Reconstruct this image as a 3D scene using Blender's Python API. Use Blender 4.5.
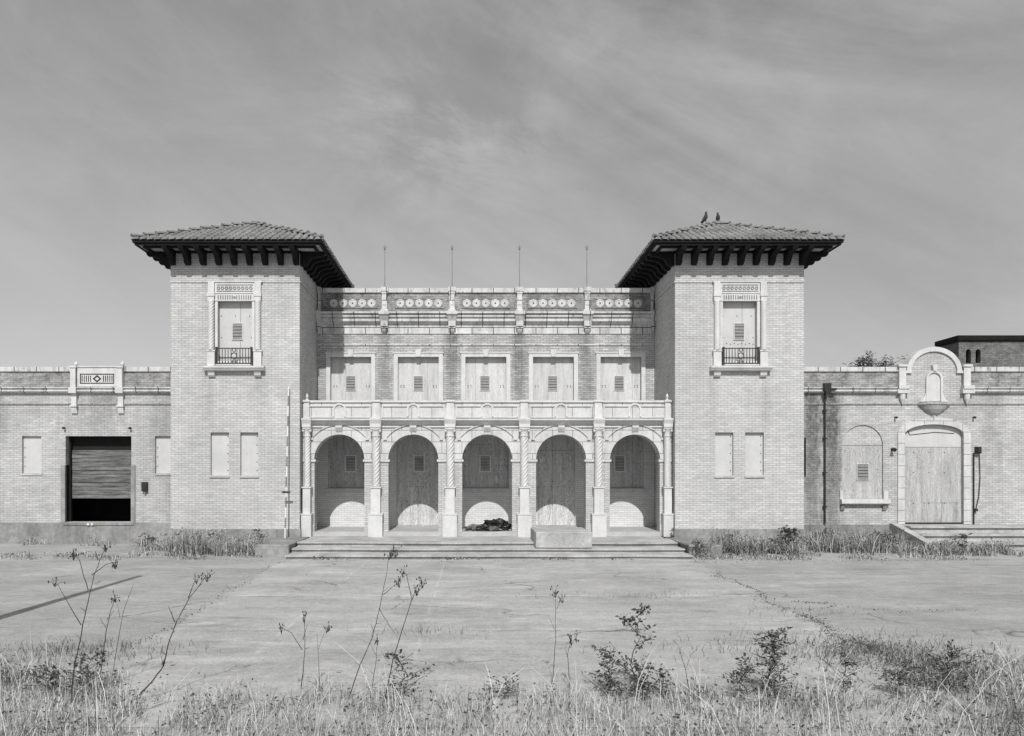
import bpy, bmesh, math, random
from mathutils import Vector, Matrix, noise
from mathutils.geometry import tessellate_polygon
R = math.radians
random.seed(7)
for o in list(bpy.data.objects): bpy.data.objects.remove(o, do_unlink=True)
scene = bpy.context.scene
COL = scene.collection

# ------------------------------------------------------------------ camera (level view camera with rise and shift)
F, VX, VY, H, DT, X0 = 790.0, 472.0, 474.0, 2.25, 24.0, 0.467
cam_d = bpy.data.cameras.new('camera'); cam = bpy.data.objects.new('camera', cam_d); COL.objects.link(cam)
cam.location = (0, 0, H); cam.rotation_euler = (R(90), 0, 0)
cam_d.sensor_width = 36; cam_d.sensor_fit = 'HORIZONTAL'; cam_d.lens = F/1024*36
cam_d.shift_x = (512-VX)/1024; cam_d.shift_y = (VY-368)/1024
cam_d.clip_start = 0.1; cam_d.clip_end = 3000
scene.camera = cam
# ------------------------------------------------------------------ sky, sun, exposure
SUN_EL, SUN_AZ = 42.5, 0.8          # sun behind the camera, degrees
w = bpy.data.worlds.new('World'); scene.world = w; w.use_nodes = True
nt = w.node_tree; nt.nodes.clear()
def N(nt, typ, **kw):
    n = nt.nodes.new(typ)
    for k, v in kw.items(): setattr(n, k, v)
    return n
def L(nt, a, b): nt.links.new(a, b)
def math_n(nt, op, a, b=None, c=None, clamp=False):
    n = N(nt, 'ShaderNodeMath', operation=op); n.use_clamp = clamp
    for i, v in enumerate((a, b, c)):
        if v is None: continue
        if isinstance(v, (int, float)): n.inputs[i].default_value = v
        else: L(nt, v, n.inputs[i])
    return n.outputs[0]
def ramp(nt, fac, lo, hi, a=0.0, b=1.0):
    n = N(nt, 'ShaderNodeMapRange'); n.clamp = True
    L(nt, fac, n.inputs[0])
    for i, v in enumerate((lo, hi, a, b)): n.inputs[i+1].default_value = v
    return n.outputs[0]
sky = N(nt, 'ShaderNodeTexSky', sky_type='NISHITA'); sky.sun_disc = False
sky.sun_elevation = R(SUN_EL); sky.sun_rotation = R(180+SUN_AZ); sky.air_density = 1.0; sky.dust_density = 1.6; sky.ozone_density = 1.0
bw = N(nt, 'ShaderNodeRGBToBW'); L(nt, sky.outputs[0], bw.inputs[0])
tc = N(nt, 'ShaderNodeTexCoord')
sp = N(nt, 'ShaderNodeSeparateXYZ'); L(nt, tc.outputs['Generated'], sp.inputs[0])
def cloud(scale, rot, loc, sc, det, rough, dist, lo, hi):
    m1 = N(nt, 'ShaderNodeMapping'); m1.inputs['Rotation'].default_value = (0, R(rot), 0); L(nt, tc.outputs['Generated'], m1.inputs[0])
    m2 = N(nt, 'ShaderNodeMapping'); m2.inputs['Scale'].default_value = sc; m2.inputs['Location'].default_value = loc; L(nt, m1.outputs[0], m2.inputs[0])
    n = N(nt, 'ShaderNodeTexNoise'); n.inputs['Scale'].default_value = scale; n.inputs['Detail'].default_value = det; n.inputs['Roughness'].default_value = rough; n.inputs['Distortion'].default_value = dist
    L(nt, m2.outputs[0], n.inputs['Vector']); return ramp(nt, n.outputs[0], lo, hi)
wisp = cloud(2.2, -26, (.3, .1, .7), (1.0, 1.0, 4.2), 9, 0.62, 0.7, 0.36, 0.74)      # long drawn cirrus
puff = cloud(4.4, -16, (1.7, .4, .2), (1.0, 1.0, 1.9), 10, 0.68, 0.5, 0.40, 0.76)    # mottled veil
big = cloud(1.5, 10, (4.1, 0, .5), (1.0, 1.0, 1.6), 3, 0.5, 0.2, 0.34, 0.66)
bx_ = math_n(nt, 'SUBTRACT', sp.outputs[0], -0.045); bz_ = math_n(nt, 'SUBTRACT', sp.outputs[2], 0.385)   # the denser patch of cloud above the building
bd = math_n(nt, 'SQRT', math_n(nt, 'ADD', math_n(nt, 'MULTIPLY', bx_, bx_), math_n(nt, 'MULTIPLY', math_n(nt, 'MULTIPLY', bz_, bz_), 3.0)))
blob = math_n(nt, 'MULTIPLY', ramp(nt, bd, 0.0, 0.17, 1.0, 0.0), ramp(nt, puff, 0.15, 0.8))
den = math_n(nt, 'ADD', math_n(nt, 'MULTIPLY', math_n(nt, 'MULTIPLY', wisp, big), 0.46), math_n(nt, 'MULTIPLY', puff, 0.26))
den = math_n(nt, 'ADD', den, math_n(nt, 'MULTIPLY', blob, 0.55), None, True)
base = math_n(nt, 'MULTIPLY', math_n(nt, 'POWER', bw.outputs[0], 0.68), ramp(nt, sp.outputs[0], -0.5, 0.55, 1.38, 1.13))   # filtered-film sky: flatter, brighter to the left
SKY_C = 4.7                          # cirrus radiance on the same scale as the sky texture
mx = N(nt, 'ShaderNodeMix', data_type='FLOAT')
L(nt, math_n(nt, 'MULTIPLY', den, 0.85), mx.inputs[0]); L(nt, base, mx.inputs[2]); mx.inputs[3].default_value = SKY_C
bg = N(nt, 'ShaderNodeBackground'); bg.inputs['Strength'].default_value = 0.145
L(nt, mx.outputs[0], bg.inputs['Color'])
wo = N(nt, 'ShaderNodeOutputWorld'); L(nt, bg.outputs[0], wo.inputs[0])
sl = bpy.data.lights.new('sun', 'SUN'); sl.energy = 4.0; sl.angle = R(0.5); sl.color = (1, 0.99, 0.975)
so = bpy.data.objects.new('sun', sl); COL.objects.link(so)
so.rotation_euler = (R(90-SUN_EL), 0, R(-SUN_AZ)); so.location = (0, -20, 30)
vs = scene.view_settings; vs.view_transform = 'Standard'; vs.look = 'None'; vs.gamma = 1; vs.use_curve_mapping = False
vs.exposure = -0.03

# ------------------------------------------------------------------ materials (all neutral greys: a black-and-white world)
def new_mat(name, rough=0.85, spec=0.3):
    m = bpy.data.materials.new(name); m.use_nodes = True
    nt = m.node_tree; b = nt.nodes['Principled BSDF']
    b.inputs['Roughness'].default_value = rough; b.inputs['Specular IOR Level'].default_value = spec
    return m, nt, b
def grey(nt, val, b):
    c = N(nt, 'ShaderNodeCombineColor'); 
    for i in range(3): L(nt, val, c.inputs[i])
    L(nt, c.outputs[0], b.inputs['Base Color'])
def noise_n(nt, vec, scale, detail=4, rough=0.55, dist=0):
    n = N(nt, 'ShaderNodeTexNoise'); n.inputs['Scale'].default_value = scale; n.inputs['Detail'].default_value = detail
    n.inputs['Roughness'].default_value = rough; n.inputs['Distortion'].default_value = dist
    if vec is not None: L(nt, vec, n.inputs['Vector'])
    return n.outputs[0]
def scaled(nt, vec, s):
    m = N(nt, 'ShaderNodeMapping'); m.inputs['Scale'].default_value = s; L(nt, vec, m.inputs[0]); return m.outputs[0]
def pos(nt): return N(nt, 'ShaderNodeNewGeometry')
def bump(nt, b, h, strength, dist=0.02):
    n = N(nt, 'ShaderNodeBump'); n.inputs['Strength'].default_value = strength; n.inputs['Distance'].default_value = dist
    L(nt, h, n.inputs['Height']); L(nt, n.outputs[0], b.inputs['Normal'])
def wall_uv(nt, g):
    sp = N(nt, 'ShaderNodeSeparateXYZ'); L(nt, g.outputs['Position'], sp.inputs[0])
    sn = N(nt, 'ShaderNodeSeparateXYZ'); L(nt, g.outputs['True Normal'], sn.inputs[0])
    side = math_n(nt, 'GREATER_THAN', math_n(nt, 'ABSOLUTE', sn.outputs[0]), 0.5)
    mx = N(nt, 'ShaderNodeMix', data_type='FLOAT'); L(nt, side, mx.inputs[0]); L(nt, sp.outputs[0], mx.inputs[2]); L(nt, sp.outputs[1], mx.inputs[3])
    cb = N(nt, 'ShaderNodeCombineXYZ'); L(nt, mx.outputs[0], cb.inputs[0]); L(nt, sp.outputs[2], cb.inputs[1])
    return cb.outputs[0], sp
def brick_mat(name, c1, c2, mortar, bw=0.21, rh=0.0677, ms=0.008, dirt=0.25, stains=(), rough_patch=0.0):
    m, nt, b = new_mat(name, 0.9, 0.2); g = pos(nt); uv, sp = wall_uv(nt, g)
    br = N(nt, 'ShaderNodeTexBrick'); L(nt, uv, br.inputs['Vector']); br.offset = 0.5
    br.inputs['Color1'].default_value = (c1,)*3+(1,); br.inputs['Color2'].default_value = (c2,)*3+(1,); br.inputs['Mortar'].default_value = (mortar,)*3+(1,)
    br.inputs['Scale'].default_value = 1; br.inputs['Mortar Size'].default_value = ms; br.inputs['Mortar Smooth'].default_value = 0.2
    br.inputs['Brick Width'].default_value = bw; br.inputs['Row Height'].default_value = rh
    v = N(nt, 'ShaderNodeRGBToBW'); L(nt, br.outputs['Color'], v.inputs[0]); v = v.outputs[0]
    P = g.outputs['Position']
    a = ramp(nt, noise_n(nt, P, 0.55, 5, 0.6), 0.3, 0.7, 1-dirt, 1.06); v = math_n(nt, 'MULTIPLY', v, a)
    st = ramp(nt, noise_n(nt, scaled(nt, P, (2.6, 2.6, 0.22)), 1.0, 4, 0.6), 0.52, 0.8, 1.0, 1-dirt*0.9); v = math_n(nt, 'MULTIPLY', v, st)
    pt = ramp(nt, noise_n(nt, scaled(nt, P, (5, 5, 11)), 1.0, 3, 0.7), 0.3, 0.75, 1.1, 1-dirt*0.7-rough_patch*0.5); v = math_n(nt, 'MULTIPLY', v, pt)
    rw_ = ramp(nt, noise_n(nt, scaled(nt, P, (1.3, 1.3, 14.77)), 1.0, 4, 0.7), 0.3, 0.7, 0.88, 1.09); v = math_n(nt, 'MULTIPLY', v, rw_)
    if rough_patch:
        rp = ramp(nt, noise_n(nt, P, 3.2, 7, 0.75), 0.48, 0.62, 1.0, 1-rough_patch); v = math_n(nt, 'MULTIPLY', v, rp)
    for (sx, hw, z0, z1, amt) in stains:      # weather runs with a place of their own
        d = math_n(nt, 'ABSOLUTE', math_n(nt, 'SUBTRACT', sp.outputs[0], sx))
        wob = noise_n(nt, scaled(nt, P, (4, 4, 0.9)), 1.0, 5, 0.7)
        d = math_n(nt, 'ADD', d, math_n(nt, 'MULTIPLY', math_n(nt, 'SUBTRACT', wob, 0.5), hw*2.4))
        s = ramp(nt, d, hw*0.3, hw, 1.0, 0.0)
        zt = math_n(nt, 'MULTIPLY', ramp(nt, sp.outputs[2], z0, z0+0.9*(z1-z0)), ramp(nt, sp.outputs[2], z1, z1+0.05, 1, 0))
        s = math_n(nt, 'MULTIPLY', math_n(nt, 'MULTIPLY', s, zt), amt)
        s = math_n(nt, 'MULTIPLY', s, ramp(nt, noise_n(nt, P, 9, 4, 0.8), 0.3, 0.6, 0.45, 1.0))
        v = math_n(nt, 'MULTIPLY', v, math_n(nt, 'SUBTRACT', 1.0, s))
    grey(nt, v, b); bump(nt, b, v, 0.25, 0.015)
    return m
def plain_mat(name, val, var=0.15, scale=3.0, rough=0.85, spec=0.3, streak=0.0, fine=0.1, bmp=0.1, stretch=(1, 1, 1), block=None, objrand=0, grain=0, joint=(.30, .009), grime=0):
    m, nt, b = new_mat(name, rough, spec); g = pos(nt); P = g.outputs['Position']
    v = ramp(nt, noise_n(nt, scaled(nt, P, stretch), scale, 6, 0.62), 0.28, 0.72, val*(1-var), val*(1+var))
    f = ramp(nt, noise_n(nt, scaled(nt, P, stretch), scale*9, 3, 0.7), 0.25, 0.75, 1-fine, 1+fine); v = math_n(nt, 'MULTIPLY', v, f)
    if objrand:
        oi = N(nt, 'ShaderNodeObjectInfo'); v = math_n(nt, 'MULTIPLY', v, ramp(nt, oi.outputs['Random'], 0, 1, 1-objrand, 1+objrand))
    if grain:      # rotary-cut plywood figure
        gn = noise_n(nt, scaled(nt, P, (2.2, 2.2, .55)), 1.6, 3, .5, 1.2); w_ = math_n(nt, 'PINGPONG', math_n(nt, 'MULTIPLY', gn, 14.0), 0.5)
        v = math_n(nt, 'MULTIPLY', v, ramp(nt, w_, 0, .5, 1-grain, 1+grain*.5))
    if streak:
        s = ramp(nt, noise_n(nt, scaled(nt, P, (6, 6, 0.5)), 1.0, 5, 0.7), 0.5, 0.78, 1.0, 1-streak); v = math_n(nt, 'MULTIPLY', v, s)
    if grime:      # soot spots and short drips
        gm = ramp(nt, noise_n(nt, scaled(nt, P, (7, 7, 2.4)), 1.0, 6, 0.75), 0.56, 0.68, 1.0, 1-grime); v = math_n(nt, 'MULTIPLY', v, gm)
    if block:
        uv, sp = wall_uv(nt, g); br = N(nt, 'ShaderNodeTexBrick'); L(nt, uv, br.inputs['Vector']); br.offset = 0.5
        br.inputs['Color1'].default_value = (1, 1, 1, 1); br.inputs['Color2'].default_value = (.93, .93, .93, 1); br.inputs['Mortar'].default_value = (joint[0],)*3+(1,)
        br.inputs['Scale'].default_value = 1; br.inputs['Mortar Size'].default_value = joint[1]; br.inputs['Brick Width'].default_value = block[0]; br.inputs['Row Height'].default_value = block[1]
        k = N(nt, 'ShaderNodeRGBToBW'); L(nt, br.outputs['Color'], k.inputs[0]); v = math_n(nt, 'MULTIPLY', v, k.outputs[0])
    grey(nt, v, b)
    if bmp: bump(nt, b, f, bmp, 0.01)
    return m
AX = X0; TCX = 7.66
pil_u = (-3.42, -1.14, 1.14, 3.42)
M = {}
M['brick'] = brick_mat('cream_brick', 0.55, 0.46, 0.31, dirt=0.15, stains=[(X0+sg*TCX+o, .2, 2.6, 5.45, .2) for sg in (-1, 1) for o in (-.8, .8)]+[(X0+sg*TCX, .9, 6.2, 8.95, .16) for sg in (-1, 1)])
M['brick_main'] = brick_mat('cream_brick_streaked', 0.57, 0.40, 0.24, dirt=0.28, stains=[(AX+u, 0.3, 3.0, 7.2, 0.45 if u != -1.14 else 0.62) for u in pil_u])
M['brick_wing'] = brick_mat('cream_brick_aged', 0.55, 0.44, 0.30, dirt=0.22, stains=[(X0+10.5, 0.42, -5, 5.0, 0.75), (X0+11.15, 0.4, -5, 5.0, 0.8), (X0-12.4, 0.9, 3.2, 4.75, 0.42), (X0-15.8, .5, 2.6, 4.8, .3), (X0+12.2, .4, 3.9, 4.9, .3), (X0-10.4, .5, .7, 4.8, .22), (X0+16.3, .4, 1, 4.9, .3)])
M['brick_old'] = brick_mat('weathered_parapet_brick', 0.48, 0.35, 0.26, dirt=0.35, rough_patch=0.4)
M['brick_far'] = brick_mat('far_tower_brick', 0.26, 0.17, 0.13, dirt=0.3, rough_patch=0.3)
M['terra'] = plain_mat('white_terracotta', 0.54, 0.13, 1.5, 0.6, 0.3, streak=0.24, fine=0.1, block=(0.62, 0.36), grime=.22)
M['terra_old'] = plain_mat('stained_terracotta', 0.55, 0.2, 1.8, 0.7, 0.3, streak=0.45, fine=0.12, block=(0.72, 0.9), joint=(.12, .014), grime=.6)
M['terra_plain'] = plain_mat('smooth_terracotta', 0.55, 0.12, 2.2, 0.6, 0.3, streak=0.2, fine=0.1)
M['render'] = plain_mat('white_board_infill', 0.50, 0.10, 2.0, 0.8, 0.2, streak=0.08, fine=0.05)
M['conc'] = plain_mat('grey_concrete', 0.25, 0.38, 0.9, 0.95, 0.15, streak=0.35, fine=0.22, bmp=0.3)
M['conc_l'] = plain_mat('worn_step_concrete', 0.39, 0.32, 1.7, 0.95, 0.15, streak=0.12, fine=0.2, bmp=0.4)
M['floor'] = plain_mat('porch_floor_concrete', 0.42, 0.15, 1.5, 0.9, 0.2, fine=0.1)
M['ply'] = plain_mat('weathered_plywood', 0.53, 0.16, 1.3, 0.85, 0.2, fine=0.14, streak=0.28, objrand=.06, grain=.10, stretch=(4, 4, 0.5))
M['ply_d'] = plain_mat('dark_plywood', 0.56, 0.2, 1.5, 0.85, 0.2, fine=0.2, streak=0.35, objrand=.1, grain=.28, stretch=(5, 5, 0.6))
M['ply_g'] = plain_mat('grained_plywood', 0.42, 0.22, 1.5, 0.85, 0.2, fine=0.2, streak=0.35, grain=.22, stretch=(5, 5, 0.5))
M['post'] = plain_mat('weathered_post', 0.27, 0.3, 3, 0.9, 0.2)
M['dado'] = brick_mat('sheltered_brick', 0.64, 0.58, 0.47, dirt=0.05)
M['plank'] = plain_mat('bare_planks', 0.14, 0.75, 2.0, 0.9, 0.2, fine=0.45, stretch=(0.8, 1, 9), bmp=0.4)
M['dark_wood'] = plain_mat('dark_stained_wood', 0.012, 0.3, 4, 0.8, 0.15)
M['soffit'] = plain_mat('mottled_soffit_boards', 0.40, 0.55, 2.4, 0.85, 0.2, fine=0.3, stretch=(1, 1, 1))  # pale boards, tone varied by noise
M['tile'] = plain_mat('clay_roof_tile', 0.21, 0.4, 1.1, 0.8, 0.25, fine=0.42)
M['tile_under'] = plain_mat('roof_underlay', 0.10, 0.2, 3, 0.9, 0.2)
M['iron'] = plain_mat('black_iron', 0.02, 0.3, 6, 0.5, 0.4, bmp=0)
M['metal'] = plain_mat('dull_metal', 0.2, 0.2, 6, 0.5, 0.5, bmp=0)
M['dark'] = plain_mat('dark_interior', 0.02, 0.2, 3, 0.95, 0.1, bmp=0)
M['white'] = plain_mat('white_paint', 0.66, 0.05, 5, 0.6, 0.4, bmp=0)
M['slat'] = plain_mat('vent_slats', 0.19, 0.2, 6, 0.6, 0.4, bmp=0)
M['slat_back'] = plain_mat('vent_backing', 0.07, 0.2, 6, 0.8, 0.2, bmp=0)
M['slat_l'] = plain_mat('pale_vent_slats', 0.36, 0.2, 6, 0.6, 0.4, bmp=0)
M['medal'] = plain_mat('sooty_medallion', 0.52, 0.2, 3, 0.7, 0.3, streak=0.35, fine=0.15)
M['roofing'] = plain_mat('flat_roofing', 0.12, 0.2, 1, 0.95, 0.1)
M['plastic'] = plain_mat('black_plastic_sheet', 0.015, 0.4, 7, 0.35, 0.5, bmp=0)
M['cloth'] = plain_mat('grey_cloth', 0.16, 0.5, 9, 0.9, 0.2)
M['feather'] = plain_mat('dark_feathers', 0.03, 0.5, 30, 0.7, 0.3, bmp=0)
M['bark'] = plain_mat('dark_bark', 0.09, 0.3, 5, 0.9, 0.2)
M['stalk'] = plain_mat('dead_weed_stem', 0.05, 0.3, 9, 0.9, 0.2, bmp=0)
M['leaf_d'] = plain_mat('dark_leaf', 0.05, 0.35, 6, 0.7, 0.3, bmp=0)
M['leaf_m'] = plain_mat('mid_leaf', 0.10, 0.3, 6, 0.7, 0.3, bmp=0)
M['straw'] = plain_mat('straw_stalk', 0.62, 0.15, 4, 0.8, 0.2, bmp=0)
M['grass_d'] = plain_mat('dark_grass', 0.065, 0.35, 4, 0.8, 0.2, bmp=0)
M['grass_m'] = plain_mat('mid_grass', 0.26, 0.3, 4, 0.8, 0.2, bmp=0)
M['grass_l'] = plain_mat('dry_grass', 0.56, 0.2, 4, 0.8, 0.2, bmp=0)

# ------------------------------------------------------------------ mesh helpers
def arc(cx, cz, r, a0, a1, n, rz=None):
    rz = r if rz is None else rz
    return [(cx+r*math.cos(R(a0+(a1-a0)*i/n)), cz+rz*math.sin(R(a0+(a1-a0)*i/n))) for i in range(n+1)]
def rect(x0, x1, z0, z1): return [(x0, z0), (x1, z0), (x1, z1), (x0, z1)]
class MB:
    def __init__(s): s.v = []; s.f = []; s.m = []; s.cur = 0
    def add(s, vs, fs):
        b = len(s.v); s.v += [tuple(p) for p in vs]
        for f in fs: s.f.append(tuple(b+i for i in f)); s.m.append(s.cur)
        return s
    def box(s, x0, x1, y0, y1, z0, z1):
        vs = [(x, y, z) for z in (z0, z1) for y in (y0, y1) for x in (x0, x1)]
        return s.add(vs, [(0, 2, 3, 1), (4, 5, 7, 6), (0, 1, 5, 4), (2, 6, 7, 3), (0, 4, 6, 2), (1, 3, 7, 5)])
    def slab(s, loops, y0, y1, fn=None):         # polygon (x,z) with holes, thickness in y
        fn = fn or (lambda a, b, c: (a, c, b))
        pts = [p for l in loops for p in l]; n = len(pts)
        tris = tessellate_polygon([[Vector((p[0], p[1], 0)) for p in l] for l in loops])
        vs = [fn(p[0], p[1], y0) for p in pts]+[fn(p[0], p[1], y1) for p in pts]
        fs = [tuple(t) for t in tris]+[tuple(n+i for i in reversed(t)) for t in tris]
        b = 0
        for l in loops:
            k = len(l)
            for i in range(k): j = (i+1) % k; fs.append((b+i, b+j, n+b+j, n+b+i))
            b += k
        return s.add(vs, fs)
    def sweep(s, prof, x0, x1):                  # profile (y,z) along x
        return s.slab([prof], x0, x1, lambda a, b, c: (c, a, b))
    def lathe(s, c, prof, n=14, fn=None):        # prof [(r,z)]
        vs = []; fs = []
        for k, (r, z) in enumerate(prof):
            for i in range(n):
                t = 2*math.pi*i/n; rr = r*(fn(t, z) if fn else 1)
                vs.append((c[0]+rr*math.cos(t), c[1]+rr*math.sin(t), c[2]+z))
        for k in range(len(prof)-1):
            for i in range(n): j = (i+1) % n; fs.append((k*n+i, k*n+j, (k+1)*n+j, (k+1)*n+i))
        fs.append(tuple(reversed(range(n)))); fs.append(tuple((len(prof)-1)*n+i for i in range(n)))
        return s.add(vs, fs)
    def tube(s, pts, rad, n=5):
        pts = [Vector(p) for p in pts]; vs = []; fs = []
        if not hasattr(rad, '__len__'): rad = [rad]*len(pts)
        for k, p in enumerate(pts):
            d = (pts[min(k+1, len(pts)-1)]-pts[max(k-1, 0)]).normalized()
            a = d.orthogonal().normalized() if abs(d.z) > .9 else d.cross(Vector((0, 0, 1))).normalized(); bb = d.cross(a)
            for i in range(n):
                t = 2*math.pi*i/n; q = p+(a*math.cos(t)+bb*math.sin(t))*rad[k]; vs.append(q)
        for k in range(len(pts)-1):
            for i in range(n): j = (i+1) % n; fs.append((k*n+i, k*n+j, (k+1)*n+j, (k+1)*n+i))
        fs.append(tuple(range(n))); fs.append(tuple((len(pts)-1)*n+i for i in range(n)))
        return s.add(vs, fs)
    def build(s, name, mat, parent=None, loc=None, smooth=False, bevel=0, normals=True, rough=0):
        me = bpy.data.meshes.new(name); me.from_pydata(s.v, [], s.f)
        mats = mat if isinstance(mat, (list, tuple)) else [mat]
        for m in mats: me.materials.append(m)
        if len(mats) > 1: me.polygons.foreach_set('material_index', s.m)
        if normals or bevel or rough:
            bm = bmesh.new(); bm.from_mesh(me)
            if normals: bmesh.ops.recalc_face_normals(bm, faces=bm.faces)
            if rough:
                bmesh.ops.subdivide_edges(bm, edges=[e for e in bm.edges if e.calc_length() > .35], cuts=6, use_grid_fill=True)
                for v in bm.verts: v.co += noise.noise_vector(v.co*2.3)*rough+noise.noise_vector(v.co*7)*rough*.5
            if bevel: bmesh.ops.bevel(bm, geom=list(bm.edges), offset=bevel, segments=2, affect='EDGES')
            bm.to_mesh(me); bm.free()
        if smooth: me.polygons.foreach_set('use_smooth', [True]*len(me.polygons))
        me.update()
        o = bpy.data.objects.new(name, me); COL.objects.link(o)
        if parent: o.parent = parent
        if loc: o.location = loc
        return o
def tag(o, label=None, cat=None, group=None, kind=None):
    for k, v in (('label', label), ('category', cat), ('group', group), ('kind', kind)):
        if v: o[k] = v
    return o
def empty(name, loc, label=None, cat=None, group=None, parent=None):
    o = bpy.data.objects.new(name, None); o.empty_display_size = 0.3; COL.objects.link(o); o.location = loc
    if parent: o.parent = parent
    return tag(o, label, cat, group)
def kids(o): return [c for c in bpy.data.objects if c.parent == o]
def dup(o, loc=None, parent=None, scale=None):
    c = o.copy(); COL.objects.link(c)
    if parent: c.parent = parent
    if loc is not None: c.location = loc
    if scale: c.scale = scale
    for ch in kids(o): dup(ch, None, c)
    return c
def U(x, D): return (x-VX)/F*D-X0          # photo measurement -> metres from the building's axis
def ZZ(y, D): return H-(y-VY)/F*D

# ------------------------------------------------------------------ ground
def ground_mat(name, val, walk=False):
    m, nt, b = new_mat(name, 0.95, 0.15); g = pos(nt); P = g.outputs['Position']
    sp = N(nt, 'ShaderNodeSeparateXYZ'); L(nt, P, sp.inputs[0])
    v = ramp(nt, noise_n(nt, P, 0.45, 9, 0.7), 0.32, 0.68, val*0.78, val*1.16)
    v = math_n(nt, 'MULTIPLY', v, ramp(nt, noise_n(nt, scaled(nt, P, (0.45, 1.5, 1)), 1.2, 8, 0.7), 0.33, 0.68, 0.86, 1.09))
    v = math_n(nt, 'MULTIPLY', v, math_n(nt, 'MULTIPLY', ramp(nt, noise_n(nt, P, 24, 4, 0.8), 0.28, 0.72, 0.72, 1.24), ramp(nt, noise_n(nt, P, 5.5, 6, 0.75), 0.3, 0.7, 0.84, 1.12)))
    pt = ramp(nt, noise_n(nt, scaled(nt, P, (0.6, 1.6, 1)), 0.8, 8, 0.72, 0.4), 0.55, 0.64, 1.0, 1.2); v = math_n(nt, 'MULTIPLY', v, pt)
    dk = ramp(nt, noise_n(nt, scaled(nt, P, (0.5, 1.9, 1)), 1.3, 9, 0.78, 0.6), 0.56, 0.68, 1.0, 0.66); v = math_n(nt, 'MULTIPLY', v, dk)
    # cracks
    wv = N(nt, 'ShaderNodeVectorMath', operation='ADD'); L(nt, P, wv.inputs[0])
    nv = N(nt, 'ShaderNodeTexNoise'); nv.inputs['Scale'].default_value = 1.1; nv.inputs['Detail'].default_value = 5; L(nt, P, nv.inputs['Vector'])
    L(nt, nv.outputs['Color'], wv.inputs[1])
    vo = N(nt, 'ShaderNodeTexVoronoi', feature='DISTANCE_TO_EDGE'); vo.inputs['Scale'].default_value = 0.3; L(nt, wv.outputs[0], vo.inputs['Vector'])
    ck = ramp(nt, vo.outputs['Distance'], 0.002, 0.010, 0.5, 1.0)
    gate = ramp(nt, noise_n(nt, P, 0.5, 3), 0.5, 0.62)
    ck = math_n(nt, 'ADD', math_n(nt, 'MULTIPLY', math_n(nt, 'SUBTRACT', ck, 1.0), gate), 1.0); v = math_n(nt, 'MULTIPLY', v, ck)
    if walk:
        wob = math_n(nt, 'MULTIPLY', math_n(nt, 'SUBTRACT', noise_n(nt, P, 2.0, 5, 0.7), 0.5), 0.12)
        def line(co, at, hw, f, lo, hi, sc):
            d = math_n(nt, 'ABSOLUTE', math_n(nt, 'ADD', math_n(nt, 'SUBTRACT', co, at), wob))
            k = math_n(nt, 'MULTIPLY', ramp(nt, d, hw*0.6, hw, 1, 0), ramp(nt, noise_n(nt, P, sc, 5, 0.7), lo, hi))
            return math_n(nt, 'ADD', 1.0, math_n(nt, 'MULTIPLY', k, f))
        for x in (-2.7, -0.7): v = math_n(nt, 'MULTIPLY', v, line(sp.outputs[0], x, 0.035, 0.2, 0.42, 0.6, 2.5))
        for y in (11.3, 14.45, 17.9): v = math_n(nt, 'MULTIPLY', v, line(sp.outputs[1], y, 0.05, -0.35, 0.5, 0.58, 0.8))
        for y in (11.45, 14.6, 18.02, 19.6): v = math_n(nt, 'MULTIPLY', v, line(sp.outputs[1], y, 0.07, 0.18, 0.45, 0.6, 0.9))
    grey(nt, v, b); bump(nt, b, v, 0.4, 0.03)
    return m
M['lot'] = ground_mat('old_asphalt_lot', 0.368)
M['walk'] = ground_mat('worn_concrete_drive', 0.42, True)
g = MB(); g.add([(-900, -300, 0), (900, -300, 0), (900, 1500, 0), (-900, 1500, 0)], [(0, 1, 2, 3)])
tag(g.build('ground', M['lot']), kind='structure')
rg = random.Random(3); g = MB(); lft = []; rgt = []
for i in range(41):
    y = 7.0+(20.76-7.0)*i/40
    lft.append((-4.45-0.018*(y-12)*3+.25*noise.noise(Vector((y*.9, 1, 0)))+rg.uniform(-.09, .09), y)); rgt.append((4.3+0.07*y+.22*noise.noise(Vector((y*.9, 7, 0)))+rg.uniform(-.08, .08), y))
g.add([(x, y, .004) for x, y in lft]+[(x, y, .004) for x, y in rgt], [(i, 41+i, 42+i, i+1) for i in range(40)])
tag(g.build('paved_drive', M['walk'], normals=False), kind='structure')

# ------------------------------------------------------------------ the station building
B = empty('station_building', (X0, DT, 0), 'pale brick railway station with two tile-roofed towers and a five-arch porch', 'building')
P_ARC, P_MAIN, P_WING = 0.4, 2.7, 1.5
TC, TH, TB = 7.66, 1.96, 4.5          # tower centre, half width, depth
DW = DT+P_WING; DM = DT+P_MAIN

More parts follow.
